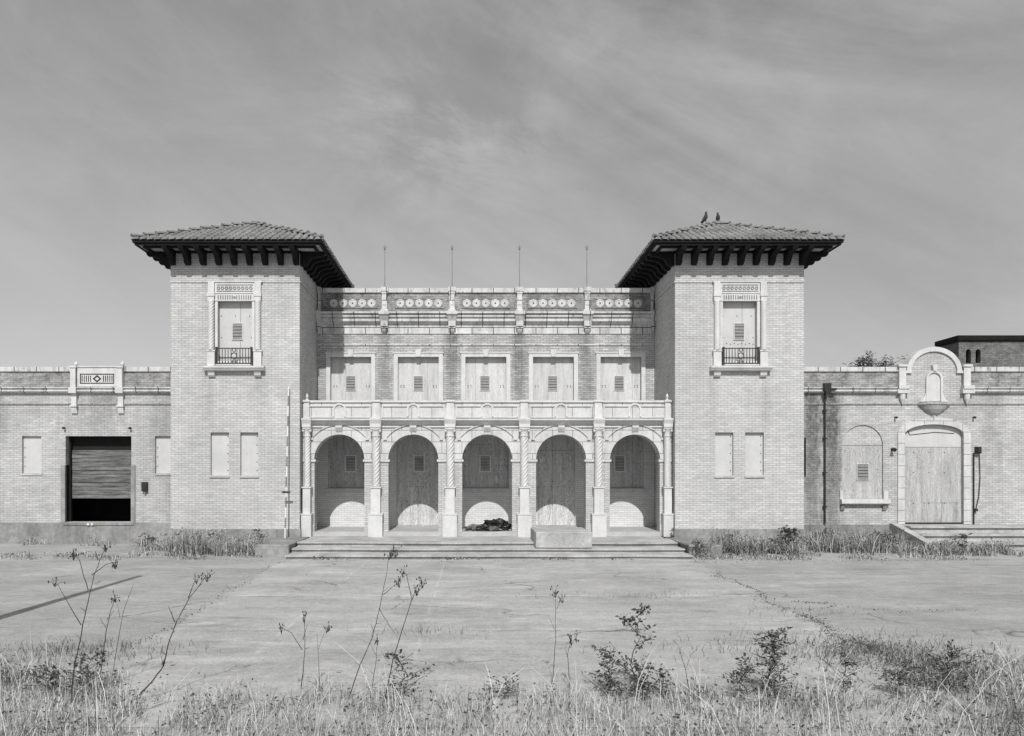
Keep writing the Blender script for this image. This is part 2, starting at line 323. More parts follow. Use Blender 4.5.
def louvre(cx, d, cz, w, h, parent, rim='terra_plain', sl='slat'):      # vent let into a board: pale rim, dark back, slats
    m = MB(); m.cur = 0
    x0, x1, z0, z1 = cx-w/2, cx+w/2, cz-h/2, cz+h/2; t = 0.045 if rim == 'white' else 0.02
    m.slab([rect(x0-t, x1+t, z0-t, z1+t), rect(x0, x1, z0, z1)], d-0.03, d)
    m.cur = 1; m.box(x0, x1, d-0.004, d-0.002, z0, z1)
    m.cur = 2; n = 5
    for i in range(n):
        zb = z0+h*(i+.1)/n; zt = z0+h*(i+.92)/n
        m.slab([[(d-0.03, zb), (d-0.024, zb), (d-0.006, zt), (d-0.012, zt)]], x0, x1, lambda a, b, c: (c, a, b))
    return m.build('vent', [M[rim], M['slat_back'], M[sl]], parent)
def board(name, loop, d, mat, parent, dots=(), seams=()):
    m = MB(); m.slab([loop], d, d+.04)
    m.cur = 1
    for (x, z) in dots: m.slab([arc(x, z, .017, 0, 300, 5)], d-.006, d+.002)
    for (x0, x1, z0, z1) in seams: m.box(x0, x1, d-.003, d+.001, z0, z1)
    return m.build(name, [mat, M['dark']], parent)
def twisted(c, r, z0, z1, parent, name='twisted_shaft', mat='terra_plain', pitch=None, strands=6):
    pitch = pitch or r*6.6
    m = MB(); n = max(24, int((z1-z0)/0.022)); k = 2*math.pi/pitch
    prof = [(r, z0+(z1-z0)*i/n) for i in range(n+1)]
    m.lathe((c[0], c[1], 0), prof, 42, lambda t, z: 0.80+0.27*abs(math.cos(strands/2*(t-z*k)))**.7)
    return m.build(name, M[mat], parent, smooth=True)

# ---- towers
bk = MB(); bk.slab([[(0, 0), (-.74, 0), (-.76, -.05), (-.72, -.12), (-.6, -.13), (-.46, -.16), (-.34, -.2), (-.27, -.28), (-.24, -.36), (-.16, -.42), (-.06, -.44), (0, -.40)]], -.075, .075, lambda a, b, c: (c, a, b))
bk.box(-.085, .085, -.70, 0, -.006, .004)
bracket0 = None
def slope_tiles(m, O, A, Bv, hl, run, rise, rnd):
    """barrel tiles on one slope: O eave midpoint, A along the eave, Bv inwards"""
    n = int(round(2*hl/.215)); wd = 2*hl/n; cs = 0.30; seg = 5
    for i in range(n):
        a = -hl+wd*(i+.5); mr = min(run, hl-abs(a))
        if mr < .05: continue
        r = -.05
        while r < mr-.02:
            r1 = min(r+cs, mr+.03); j = rnd.uniform(-.006, .006); jz = rnd.uniform(-.004, .006)
            vs = []; fs = []
            for (rr, rad, lift) in ((r, .083, .028), (r1+.03, .072, .006)):
                for k in range(seg+1):
                    t = math.pi*k/seg
                    p = O+A*(a+j+rad*math.cos(t))+Bv*rr; vs.append((p.x, p.y, p.z+rise/run*rr+lift+jz+rad*.85*math.sin(t)))
            for k in range(seg): fs.append((k, k+1, seg+2+k, seg+1+k))
            fs.append(tuple(range(seg+1)))
            m.add(vs, fs); r = r1
def cap_row(m, p0, p1, rnd, r=.075, step=.36):
    p0, p1 = Vector(p0), Vector(p1); d = (p1-p0); n = max(1, int(d.length/step)); dn = d.normalized()
    side = dn.cross(Vector((0, 0, 1))).normalized(); up = side.cross(dn)
    for i in range(n):
        a = p0+d*(i/n); b = p0+d*((i+1.12)/n); j = rnd.uniform(-.01, .02)
        vs = []
        for (q, rad, l) in ((a, r*1.12, .05), (b, r*.9, .0)):
            for k in range(7):
                t = math.pi*k/6; e = q+side*rad*math.cos(t)+up*(rad*math.sin(t)*.9+l+j-.02); vs.append(tuple(e))
        m.add(vs, [(k, k+1, 8+k, 7+k) for k in range(6)]+[tuple(range(7))])
EZ, RZ, OV = 9.13, 10.42, .82          # eave level, ridge level, overhang
spire_pts = {}
for s in (-1, 1):
    uc = s*TC; rnd = random.Random(20+s)
    m = MB()
    wz0, wz1 = ZZ(365.4, DT), ZZ(301.3, DT)
    sm = [(-.75, -.19), (.155, .70)] if s < 0 else [(-.74, -.185), (.17, .74)]
    sz0, sz1 = ZZ(475.5, DT), ZZ(432.5, DT)
    m.slab([rect(uc-TH, uc+TH, .58, 9.02), rect(uc-.52, uc+.52, wz0, wz1)]+[rect(uc+a, uc+b, sz0, sz1) for a, b in sm], 0, .35)
    m.box(uc-TH, uc-TH+.35, .35, TB, .58, 9.02); m.box(uc+TH-.35, uc+TH, .35, TB, .58, 9.02); m.box(uc-TH+.35, uc+TH-.35, TB-.35, TB, .58, 9.02)
    tw = m.build('tower_wall', M['brick'], B)
    m = MB(); m.box(uc-TH-.03, uc+TH+.03, -.03, TB, 0, .58); m.build('plinth', M['conc'], B)
    m = MB(); z = ZZ(282, DT); m.slab([rect(uc-TH-.025, uc+TH+.025, -.025, TB-.01), rect(uc-TH, uc+TH, 0, TB-.02)], z-.02, z+.03, lambda a, b, c: (a, b, c))
    m.build('string_course', M['brick'], tw)
    # roof
    hl, run, dep = TH+OV, TH+OV, TB+2*OV
    y0, y1 = -OV, TB+OV; hd = dep/2; rise = RZ-EZ
    m = MB()
    V3 = Vector
    f1, f2 = V3((uc, y0+run, RZ)), V3((uc, y1-run, RZ))
    c = [V3((uc-hl, y0, EZ)), V3((uc+hl, y0, EZ)), V3((uc+hl, y1, EZ)), V3((uc-hl, y1, EZ))]
    m.cur = 1; m.add([*c, f1, f2], [(0, 1, 4), (1, 2, 5, 4), (2, 3, 5), (3, 0, 4, 5), (3, 2, 1, 0)]); m.cur = 0
    slope_tiles(m, V3((uc, y0, EZ)), V3((1, 0, 0)), V3((0, 1, 0)), hl, run, rise, rnd)
    slope_tiles(m, V3((uc, y1, EZ)), V3((-1, 0, 0)), V3((0, -1, 0)), hl, run, rise, rnd)
    slope_tiles(m, V3((uc+hl, (y0+y1)/2, EZ)), V3((0, 1, 0)), V3((-1, 0, 0)), hd, run, rise, rnd)
    slope_tiles(m, V3((uc-hl, (y0+y1)/2, EZ)), V3((0, -1, 0)), V3((1, 0, 0)), hd, run, rise, rnd)
    rf = m.build('tower_roof', [M['tile'], M['tile_under']], B, normals=False)
    m = MB()
    for p, q in ((c[0], f1), (c[1], f1), (c[2], f2), (c[3], f2), (f1, f2)): cap_row(m, p+V3((0, 0, .06)), q+V3((0, 0, .06)), rnd)
    m.lathe((uc, (f1.y+f2.y)/2, RZ+.05), [(.1, 0), (.12, .06), (.07, .1), (.075, .16), (.02, .2)], 10)
    m.build('hip_caps', M['tile'], rf, normals=False)
    m = MB(); m.slab([rect(uc-hl+.05, uc+hl-.05, y0+.05, y1-.05), rect(uc-hl+.09, uc+hl-.09, y0+.09, y1-.09)], 8.985, 9.125, lambda a, b, c_: (a, b, c_))
    m.slab([rect(uc-hl-.0, uc+hl+.0, y0-.0, y1+.0), rect(uc-hl+.05, uc+hl-.05, y0+.05, y1-.05)], 9.05, 9.12, lambda a, b, c_: (a, b, c_))
    m.build('fascia', M['dark_wood'], rf)
    m = MB(); m.slab([rect(uc-hl+.09, uc+hl-.09, y0+.09, y1-.09), rect(uc-TH+.1, uc+TH-.1, .1, TB-.1)], 9.02, 9.06, lambda a, b, c_: (a, b, c_))
    m.build('soffit', M['soffit'], rf)
    m = MB()
    for i in range(2): m.slab([rect(uc-TH-.05-.55*i, uc+TH+.05+.55*i, -.05-.55*i, TB+.05+.55*i), rect(uc-TH-.002-.51*i, uc+TH+.002+.51*i, -.002-.51*i, TB+.002+.51*i)], 8.955, 9.018, lambda a, b, c_: (a, b, c_))
    m.build('eave_purlin', M['dark_wood'], rf)
    for i in range(9):
        p = uc-1.875+3.75*i/8
        if bracket0 is None: bracket0 = bk.build('eave_bracket', M['dark_wood'], rf, (p, 0, 9.01)); continue
        b_ = dup(bracket0, (p, 0, 9.01), rf)
    for sd in (-1, 1):
        for i in range(10):
            b_ = dup(bracket0, (uc+sd*TH, .1+4.3*i/9, 9.01), rf); b_.rotation_euler = (0, 0, sd*R(90))
    spire_pts[s] = (c, f1, f2)
    # upper window with twisted columns
    m = MB(); zt = ZZ(282.7, DT); pr = -.07
    zf0, zf1 = ZZ(293.3, DT), zt           # frieze panel
    m.box(uc-.60, uc+.60, pr, .001, ZZ(301.3, DT), ZZ(294, DT))
    m.box(uc-.62, uc+.62, pr-.02, .001, ZZ(294, DT), ZZ(293, DT))
    m.box(uc-.60, uc+.60, pr+.01, .001, ZZ(293, DT), zt)
    m.box(uc-.84, uc+.84, pr-.02, .001, zt, zt+.04)
    for sg in (-1, 1):
        m.box(uc+sg*.56-.04, uc+sg*.56+.04, pr+.02, .001, wz0, wz1)          # jamb strip
        a, b = sorted((uc+sg*.61, uc+sg*.80))
        m.box(a, b, pr-.03, .001, ZZ(293.5, DT), zt)                          # block over capital
        m.box(a-.02, b+.02, pr-.07, .001, ZZ(297, DT), ZZ(293.5, DT))
        m.box(a, b, pr-.05, .001, ZZ(301.5, DT), ZZ(297, DT))
        m.box(a-.02, b+.02, pr-.05, .001, ZZ(366.5, DT), ZZ(352, DT))
        m.box(a-.04, b+.04, pr-.07, .001, ZZ(352, DT), ZZ(350.6, DT))
        m.box(a+.0, b-.0, -.012, .001, ZZ(350.6, DT), ZZ(301.5, DT))
    m.sweep([(.001, ZZ(371.5, DT)), (-.16, ZZ(371, DT)), (-.2, ZZ(369, DT)), (-.22, ZZ(368.5, DT)), (-.22, ZZ(366.7, DT)), (.001, ZZ(366.7, DT))], uc-.92, uc+.92)
    m.box(uc-.52, uc+.52, -.22, .2, wz0-.03, wz0+.01)
    # carved frieze: squares and flutes cut as dark beads
    m.cur = 1
    zc = (ZZ(285.3, DT)+ZZ(291.6, DT))/2
    for i in range(9):
        x = uc-.49+.98*i/8
        m.slab([arc(x, zc, .055, 0, 360, 8)[:-1], arc(x, zc, .028, 0, 360, 8)[:-1]], pr-.006, pr+.012)
    m.box(uc-.55, uc+.55, pr-.004, pr+.012, zc+.085, zc+.105); m.box(uc-.55, uc+.55, pr-.004, pr+.012, zc-.105, zc-.085)
    zc2 = (ZZ(295.5, DT)+ZZ(300.3, DT))/2
    for i in range(15):
        if i == 7: m.slab([arc(uc, zc2, .045, 0, 360, 6)[:-1]], pr-.012, pr+.01); continue
        x = uc-.49+.98*i/14; m.box(x-.018, x+.018, pr-.004, pr+.01, zc2-.065, zc2+.065)
    tw_w = m.build('tower_window', [M['terra_plain'], M['conc']], B)
    for sg in (-1, 1):
        twisted((uc+sg*.705, pr-.01), .085, ZZ(350.6, DT), ZZ(301.5, DT), tw_w)
        q = MB(); x = uc+sg*.70
        q.sweep([(.001, ZZ(377, DT)), (-.06, ZZ(377, DT)), (-.10, ZZ(375.5, DT)), (-.12, ZZ(373, DT)), (-.17, ZZ(371.6, DT)), (.001, ZZ(371.6, DT))], x-.1, x+.1); q.build('sill_bracket', M['terra_plain'], tw_w)
    dts = [(uc+x, wz1-.42) for x in (-.46, -.03, .4)]+[(uc+x, wz1-1.08) for x in (-.46, .46)]
    if s > 0: dts += [(uc-.46+.115*i, wz1-1.28+.02*(i % 2)) for i in range(9)]
    board('board', rect(uc-.515, uc+.515, wz0+.01, wz1-.003), .14, M['render'], tw_w, dts, [(uc+.12, uc+.128, wz0+.02, wz1)])
    louvre(uc+.03, .14, (ZZ(322.7, DT)+ZZ(339, DT))/2, .29, .48, tw_w)
    q = MB(); r0, r1 = ZZ(364.8, DT), ZZ(348, DT); yy = -.13
    for zz in (r1-.03, r0+.03): q.box(uc-.53, uc+.53, yy-.012, yy+.012, zz-.014, zz+.014)
    for sg in (-1, 1): q.box(uc+sg*.53-.028, uc+sg*.53+.028, yy-.03, yy+.03, r0, r1+.01); q.box(uc+sg*.53-.014, uc+sg*.53+.014, yy, -.0, r1-.04, r1-.015)
    for i in range(1, 12):
        x = uc-.53+1.06*i/12
        if i in (6,): continue
        q.box(x-.009, x+.009, yy-.008, yy+.008, r0+.03, r1-.03)
    q.slab([arc(uc, (r0+r1)/2, .10, 0, 360, 16)[:-1], arc(uc, (r0+r1)/2, .075, 0, 360, 16)[:-1]], yy-.01, yy+.01)
    for zz in (.17, -.17): q.slab([arc(uc, (r0+r1)/2+zz, .06, 0, 360, 12)[:-1], arc(uc, (r0+r1)/2+zz, .042, 0, 360, 12)[:-1]], yy-.01, yy+.01)
    q.build('railing', M['iron'], tw_w)
    q = MB(); q.box(uc-.50, uc+.50, -.09, -.07, wz0+.01, wz0+.12); q.build('kick_board', M['white'], tw_w)
    # ground floor filled windows
    for a, b in sm:
        wd = board('filled_window', rect(uc+a+.003, uc+b-.003, sz0+.003, sz1-.003), .10, M['render'], B,
                   [(uc+b-.06, sz0+.15+.26*k) for k in range(5)])
        q = MB(); q.sweep([(.002, sz0-.07), (-.03, sz0-.07), (-.035, sz0-.03), (.10, sz0+.002), (.10, sz0-.03), (.002, sz0-.07)][:5], uc+a-.02, uc+b+.02); q.build('window_sill', M['conc_l'], wd)

# ---- central block
m = MB(); loops = [rect(-5.695, 5.695, 3.9, 7.69)]; low = [rect(-5.695, 5.695, .0, 3.9)]
gz0, gz1 = 3.98, ZZ(357, DM)
for k in range(-2, 3):
    c = 2.28*k
    loops.append(rect(c-.69, c+.69, gz0, gz1))
    low.append(rect(c-.78, c+.78, 1.78, 3.55) if k % 2 == 0 else rect(c-.74, c+.74, .471, 3.55))
m.slab(loops, P_MAIN, P_MAIN+.35); mw = m.build('main_wall', M['brick_main'], B)
m = MB(); m.slab(low, P_MAIN, P_MAIN+.35); m.build('porch_back_wall', M['dado'], B)
m = MB()
for zz in (ZZ(333.5, DM), ZZ(345, DM)): m.box(-5.69, 5.69, P_MAIN-.03, P_MAIN+.001, zz-.015, zz+.025)
m.build('string_course', M['terra_old'], mw)
m = MB(); m.box(-5.69, 5.69, P_MAIN-.012, P_MAIN+.001, ZZ(332.8, DM), 7.30); m.build('frieze', M['terra_old'], mw)
cpz = [(P_MAIN+.01, 7.30), (P_MAIN-.05, 7.30), (P_MAIN-.07, 7.34), (P_MAIN-.15, 7.39), (P_MAIN-.15, 7.47), (P_MAIN-.12, 7.475), (P_MAIN-.12, 7.50), (P_MAIN-.2, 7.53), (P_MAIN-.2, 7.585), (P_MAIN-.17, 7.59), (P_MAIN-.17, 7.615), (P_MAIN-.27, 7.64), (P_MAIN-.27, 7.69), (P_MAIN+.3, 7.70)]
m = MB(); m.sweep(cpz, -5.69, 5.69); m.build('cornice', M['terra_old'], B)
m = MB(); m.box(-5.69, 5.69, P_MAIN+.02, P_MAIN+.3, 7.70, 8.38); pp = m.build('parapet', M['brick_old'], B)
m = MB(); m.box(-5.69, 5.69, P_MAIN-.03, P_MAIN+.34, 8.38, 8.53); m.build('coping', M['terra_old'], pp)
med0 = None; mzc = ZZ(303.3, DM)
for k in range(-2, 3):
    c = 2.28*k-.03*k
    m = MB(); m.slab([rect(c-.83, c+.83, mzc-.17, mzc+.17), rect(c-.80, c+.80, mzc-.14, mzc+.14)], P_MAIN-.01, P_MAIN+.021); m.cur = 1
    m.box(c-.80, c+.80, P_MAIN+.005, P_MAIN+.022, mzc-.14, mzc+.14)
    mp_ = m.build('medallion_panel', [M['brick_old'], M['conc']], B)
    for i in range(5):
        loc = (c-.64+.32*i, P_MAIN+.005, mzc)
        if med0 is None:
            q = MB(); prof = [(.14, 0), (.14, .02), (.11, .03), (.1, .02), (.03, .024), (.03, .012), (.001, .012)]
            q.lathe((0, 0, 0), prof, 12)
            q.v = [(x, -z, y) for x, y, z in q.v]; q.cur = 1; q.slab([arc(0, 0, .022, 0, 360, 8)[:-1]], -.034, -.02)
            med0 = q.build('medallion', [M['medal'], M['iron']], mp_, loc)
        else: dup(med0, loc, mp_)
pil0 = None
for u in (-5.62,)+pil_u+(5.62,):
    if pil0 is None:
        m = MB(); hw = .085; y = P_MAIN
        m.box(-hw, hw, y-.09, y+.02, 7.70, 8.36)
        m.box(-.065, .065, y-.11, y-.085, 7.95, 8.2)
        m.box(-.10, .10, y-.11, y+.02, 8.33, 8.41); m.box(-.125, .125, y-.13, y+.36, 8.41, 8.55)
        m.box(-.115, .115, y-.13, y+.02, 7.70, 7.80)
        m.box(-.18, .18, y-.30, y+.005, 7.60, 7.71); m.sweep([(y, 7.40), (y-.17, 7.40), (y-.2, 7.46), (y-.27, 7.60), (y, 7.60)], -.155, .155)
        m.box(-.12, .12, y-.18, y, 7.16, 7.40); m.sweep([(y, 7.0), (y-.05, 7.0), (y-.12, 7.08), (y-.15, 7.16), (y, 7.16)], -.08, .08)
        m.slab([arc(0, 7.26, .07, 0, 360, 10)[:-1]], y-.21, y-.17)
        pil0 = m.build('parapet_pilaster', M['terra_old'], B, (u, 0, 0)); continue
    o = dup(pil0, (u, 0, 0))
    if abs(u) > 5: o.scale = (.5, 1, 1)
pil0.scale = (.5, 1, 1)
# gallery windows
for k in range(-2, 3):
    c = 2.28*k; y = P_MAIN; zt = ZZ(353.6, DM)
    m = MB()
    m.slab([[(c-.83, gz0), (c-.69, gz0), (c-.69, gz1), (c+.69, gz1), (c+.69, gz0), (c+.83, gz0), (c+.83, zt), (c-.83, zt)]], y-.05, y+.001)
    m.box(c-.86, c+.86, y-.07, y+.001, zt, zt+.035); m.slab([[(c-.07, gz1), (c+.07, gz1), (c+.1, zt+.12), (c-.1, zt+.12)]], y-.1, y+.001)
    gw = m.build('gallery_window', M['terra_plain'], B)
    dts = [(c+x, gz1-1.0+dz) for x in (-.6, -.5, .5, .6) for dz in (0, .05)]
    board('board', rect(c-.688, c+.688, gz0, gz1-.002), y+.16, M['ply'], gw, dts, [(c+(-.2, .3, -.35, .1, .42)[k+2], c+(-.2, .3, -.35, .1, .42)[k+2]+.004, gz0, gz1)])
    louvre(c-.03+.02*(k % 2), y+.16, (ZZ(375.5, DM)+ZZ(390, DM))/2, .3, .46, gw)
# porch back wall openings
rr = random.Random(5)
for k in range(-2, 3):
    c = 2.28*k; y = P_MAIN
    if k % 2 == 0:
        m = MB(); m.sweep([(y+.12, 1.79), (y-.05, 1.755), (y-.06, 1.64), (y+.001, 1.63), (y+.002, 1.70), (y+.12, 1.70)], c-.88, c+.88)
        ow = m.build('porch_window', M['terra_plain'], B); z0 = 1.795
        dts = [(c+x, z) for x in (-.7, .7) for z in (2.5, 3.0)]+[(c+rr.uniform(-.7, .7), rr.uniform(1.95, 3.4)) for _ in range(5)]
        if k == 0: dts += [(c-.7+.1*i, 3.25) for i in range(9)]+[(c+.35+.1*i, 2.55) for i in range(5)]
        board('board', rect(c-.778, c+.778, z0, 3.548), y+.10, M['ply_d'], ow, dts, [(c+.42, c+.426, z0, 3.5)])
        louvre(c-.02, y+.10, ZZ(463.5, DM), .31, .5, ow, 'white', 'slat_l')
    else:
        m = MB(); m.box(c-.78, c+.78, y-.04, y+.14, .472, .52); ow = m.build('porch_door', M['conc_l'], B)
        dts = [(c-.6+.3*i+rr.uniform(-.03, .03), z) for i in range(5) for z in (1.2, 2.0, 2.9)]+[(c-.6+.11*i, 1.32+.5*(i % 2)) for i in range(11)]
        board('board', rect(c-.738, c+.738, .521, 3.548), y+.10, M['ply_d'], ow, dts, [(c-.02, c-.014, .53, 3.5)]+([(c-.5, c-.494, .53, 3.3), (c-.7, c+.7, 3.05, 3.06)] if k > 0 else []))
        if k < 0: louvre(c+.02, y+.10, ZZ(463.5, DM), .31, .5, ow, 'white', 'slat_l')
# porch arcade
ay = P_ARC; SP = 2.70; AR = .772; ends = 5.69
mz = 3.78
m = MB(); out = [(-ends, SP)]
for k in range(-2, 3):
    c = 2.28*k; out += list(reversed(arc(c, SP, AR, 0, 180, 28)))
out += [(ends, SP), (ends, mz), (-ends, mz)]
m.slab([out], ay, ay+.42); ac = m.build('arcade', M['terra'], B)
for k in range(-2, 3):
    c = 2.28*k
    m = MB(); m.slab([arc(c, SP, AR+.19, 0, 180, 28)+arc(c, SP, AR, 180, 0, 28)], ay-.05, ay+.001)
    m.slab([arc(c, SP, AR+.215, 0, 180, 28)+arc(c, SP, AR+.19, 180, 0, 28)], ay-.02, ay+.001)
    m.slab([arc(c, SP, AR+.33, 38, 142, 24)+arc(c, SP, AR+.29, 142, 38, 24)], ay-.04, ay+.001)
    for sg in (-1, 1):
        a = 37 if sg > 0 else 143
        x, z = c+(AR+.31)*math.cos(R(a)), SP+(AR+.31)*math.sin(R(a)); m.box(x-.055, x+.055, ay-.05, ay+.001, z-.05, z+.02)
    m.build('archivolt', M['terra'], ac)
    m = MB(); m.sweep([(ay, SP+AR+.07), (ay-.07, SP+AR+.08), (ay-.12, SP+AR+.15), (ay-.16, SP+AR+.21), (ay-.16, SP+AR+.27), (ay, SP+AR+.27)], c-.1, c+.1); m.build('keystone', M['terra_plain'], ac)
# piers and pilasters
pc = [-5.69, -3.42, -1.14, 1.14, 3.42, 5.69]
for i, u in enumerate(pc):
    a = u if i == 0 else u-.37; b = u if i == 5 else u+.37
    if i == 0: b = -4.56-AR
    if i == 5: a = 4.56+AR
    m = MB(); m.box(a, b, ay+.001, ay+.42, .33, SP-.07); pr_ = m.build('pier', M['brick'], B)
    m = MB(); m.box(a-.04 if i else a, b+.04 if i < 5 else b, ay-.04, ay+.45, SP-.07, SP-.001); m.build('impost', M['terra_plain'], pr_)
    e = i in (0, 5); uu = (-5.53 if i == 0 else 5.53) if e else u; pw = .15 if e else .215; dw = .115 if e else .145; cr = .095 if e else .118
    yc = ay-.13
    m = MB(); m.box(uu-pw, uu+pw, ay-.30, ay+.0005, .331, 1.0); m.box(uu-pw-.015, uu+pw+.015, ay-.315, ay+.0005, 1.0, 1.04)
    m.box(uu-dw, uu+dw, ay-.25, ay+.0005, 1.04, 1.82); m.box(uu-dw-.03, uu+dw+.03, ay-.28, ay+.0005, 1.82, 1.86)
    pl = m.build('pilaster', M['terra_plain'], B)
    twisted((uu, yc), cr, 1.86, 3.40, pl)
    m = MB(); m.lathe((uu, yc, 0), [(cr*1.15, 3.40), (cr*1.2, 3.43), (cr*.95, 3.45), (cr*1.05, 3.55), (cr*1.45, 3.63)], 12)
    m.box(uu-cr*1.35, uu+cr*1.35, ay-.27, ay+.0005, 3.63, 3.68)
    for sg in (-1, 1): m.lathe((uu+sg*cr*1.15, yc-.08, 3.58), [(.01, -.05), (.04, -.03), (.045, 0), (.04, .03), (.01, .05)], 8)
    m.build('capital', M['terra_plain'], pl)
    m = MB(); m.box(uu-dw-.02, uu+dw+.02, ay-.29, ay+.0005, 3.681, 3.77); m.sweep([(ay, 3.77), (ay-.27, 3.77), (ay-.28, 3.80), (ay-.33, 3.91), (ay-.33, 3.955), (ay, 3.955)], uu-dw-.03, uu+dw+.03)
    m.build('entablature_block', M['terra_plain'], pl)
m = MB()
for k in range(-2, 3):
    c = 2.28*k
    for sg in (-1, 1): x0, x1 = sorted((c+sg*.42, c+sg*.98)); m.box(x0, x1, ay-.05, ay+.001, 3.69, 3.735)
m.sweep([(ay+.01, 3.765), (ay-.05, 3.765), (ay-.06, 3.795), (ay-.2, 3.90), (ay-.22, 3.90), (ay-.22, 3.94), (ay+.3, 3.945)], -5.69, 5.69)
m.build('porch_cornice', M['terra_plain'], B)
# balcony parapet
m = MB(); m.box(-5.69, 5.69, ay, ay+.2, 3.946, 4.46); bp = m.build('balcony_parapet', M['terra'], B)
m = MB()
for k in range(-2, 3):
    c = 2.28*k; x0, x1 = c-.96, c+.96
    for a, b in ((x0, c-.2), (c+.2, x1)):
        m.box(a, b, ay-.035, ay+.001, 4.33, 4.37); m.box(a, b, ay-.02, ay+.001, 3.99, 4.02)
    m.slab([arc(c, 4.24, .2, 0, 180, 14)+arc(c, 4.24, .15, 180, 0, 14)], ay-.035, ay+.001)
    m.box(c-.2, c-.15, ay-.035, ay+.001, 4.02, 4.24); m.box(c+.15, c+.2, ay-.035, ay+.001, 4.02, 4.24)
    for sg in (-1, 1): a, b = sorted((c+sg*.93, c+sg*.96)); m.box(a, b, ay-.03, ay+.001, 4.02, 4.33)
m.build('panel_moulding', M['terra_plain'], bp)
m = MB(); m.box(-5.69, 5.69, ay-.05, ay+.25, 4.46, 4.52); m.build('coping', M['terra_plain'], bp)
for i, u in enumerate(pc):
    e = i in (0, 5); uu = (-5.56 if i == 0 else 5.56) if e else u; hw = .08 if e else .115
    m = MB(); m.box(uu-hw, uu+hw, ay-.09, ay+.21, 3.956, 4.47); m.box(uu-hw-.02, uu+hw+.02, ay-.13, ay+.28, 4.47, 4.53)
    m.box(uu-hw-.015, uu+hw+.015, ay-.11, ay+.21, 3.956, 4.0); pd = m.build('parapet_pedestal', M['terra_plain'], B)
    if e:
        m = MB(); m.lathe((uu, ay, 4.53), [(.045, 0), (.04, .03), (.025, .05), (.045, .10), (.045, .13), (.02, .18), (.005, .22)], 10); m.build('urn', M['terra_plain'], pd)
m = MB(); m.box(-5.69, 5.69, ay+.2, P_MAIN-.001, 3.82, 3.93); m.build('balcony_deck', M['conc_l'], B)
m = MB(); m.box(-5.66, 5.66, ay-.02, P_MAIN-.001, .2, .47)
for i in range(1, 5): pass
pf = m.build('porch_floor', M['floor'], B)
# ---- wings
WL, WR = -22.0, 22.0; wy = P_WING
zc0, zc1, zp, zk = ZZ(393.3, DW), ZZ(387.5, DW), ZZ(371.5, DW), ZZ(367.0, DW)
cg0, cg1 = U(65.7, DW), U(131.4, DW); cgt = ZZ(436, DW)
lw = [(U(155, DW), -9.9), (U(22, DW), U(41.4, DW)), (U(-60, DW), U(-41, DW))]
m = MB(); m.slab([rect(WL, -9.62, .68, zc1), rect(cg0, cg1, .70, cgt)]+[rect(a, b, ZZ(473.5, DW), ZZ(436, DW)) for a, b in lw], wy, wy+.35)
lwall = m.build('wing_wall', M['brick_wing'], B)
m = MB(); m.box(WL, -9.66, wy-.04, wy+.36, 0, .68); m.build('wing_plinth', M['conc'], B)
for a, b in lw:
    if a < -15.5: pass
    wd = board('filled_window', rect(a+.003, b-.003, ZZ(473.5, DW)+.003, ZZ(436, DW)-.003), wy+.09, M['render'], B, [(a+.05, 2.5+.3*j) for j in range(3)])
    q = MB(); z = ZZ(473.5, DW); q.box(a-.02, b+.02, wy-.025, wy+.08, z-.06, z-.002); q.build('window_sill', M['conc_l'], wd)
# cargo door
m = MB(); m.slab([rect(cg0-.14, cg0-.002, .68, ZZ(465, DW))], wy-.05, wy+.05); m.slab([rect(cg1+.002, cg1+.13, .68, ZZ(465, DW))], wy-.05, wy+.05)
m.cur = 1; m.box(cg0-.05, cg1+.1, wy-.07, wy+.42, .60, .69); m.cur = 0
cd = m.build('cargo_door', [M['post'], M['conc']], B)
m = MB(); pz0, pz1 = ZZ(498.5, DW+.3), ZZ(450, DW+.3); n = 12; rp = random.Random(9)
for i in range(n):
    a, b = pz0+(pz1-pz0)*i/n, pz0+(pz1-pz0)*(i+1)/n; jj = rp.uniform(-.012, .012)
    m.box(cg0+.01, cg1-.01, wy+.30+jj, wy+.34+jj, a+.006, b-.004)
m.build('planks', M['plank'], cd)
m = MB(); m.box(cg0+.01, cg1-.01, wy+.352, wy+.38, pz0, cgt+.1); m.box(cg0+.01, cg0+.06, wy+.2, wy+.3, .70, cgt); m.box(cg0+.001, cg0+.02, wy+.02, wy+.2, .70, ZZ(465, DW)); m.build('housing_and_jamb_shade', M['dark'], cd)  # dark housing panel behind planks; dark strips paint shade on the left jamb
m = MB(); m.box(-12.85, -12.78, wy-.10, wy-.071, .60, .67); m.box(-12.72, -12.66, wy-.10, wy-.071, .60, .67); m.build('dock_bumper', M['white'], cd)
# right wing
aw = (U(842.5, DW)+U(883, DW))/2; ah = .655; a_sp = ZZ(445.2, DW); a_b = ZZ(499, DW)
dc, dh, d_sp, d_b = 14.43, .95, 3.53, .63
def seg_arch(c, h, sp_, rise, n=16):      # three-centred look: ellipse
    return arc(c, sp_, h, 0, 180, n, rise)
gc, gh, g_sp, g_top = 14.43, .89, ZZ(371.5, DW), ZZ(347, DW)
m = MB()
al = [(aw-ah, a_b), (aw+ah, a_b)]+arc(aw, a_sp, ah, 0, 180, 24)
dl = [(dc-dh, d_b+.005), (dc+dh, d_b+.005)]+seg_arch(dc, dh, d_sp, .32)
sl_ = rect(9.65, U(806, DW), ZZ(477, DW), ZZ(438, DW))
nl = [(gc-.2, 4.60), (gc+.2, 4.60)]+arc(gc, 5.32, .2, 0, 180, 14)
m.slab([rect(9.62, WR, .62, zc1), al, dl, sl_], wy, wy+.35)
rwall = m.build('wing_wall', M['brick_wing'], B)
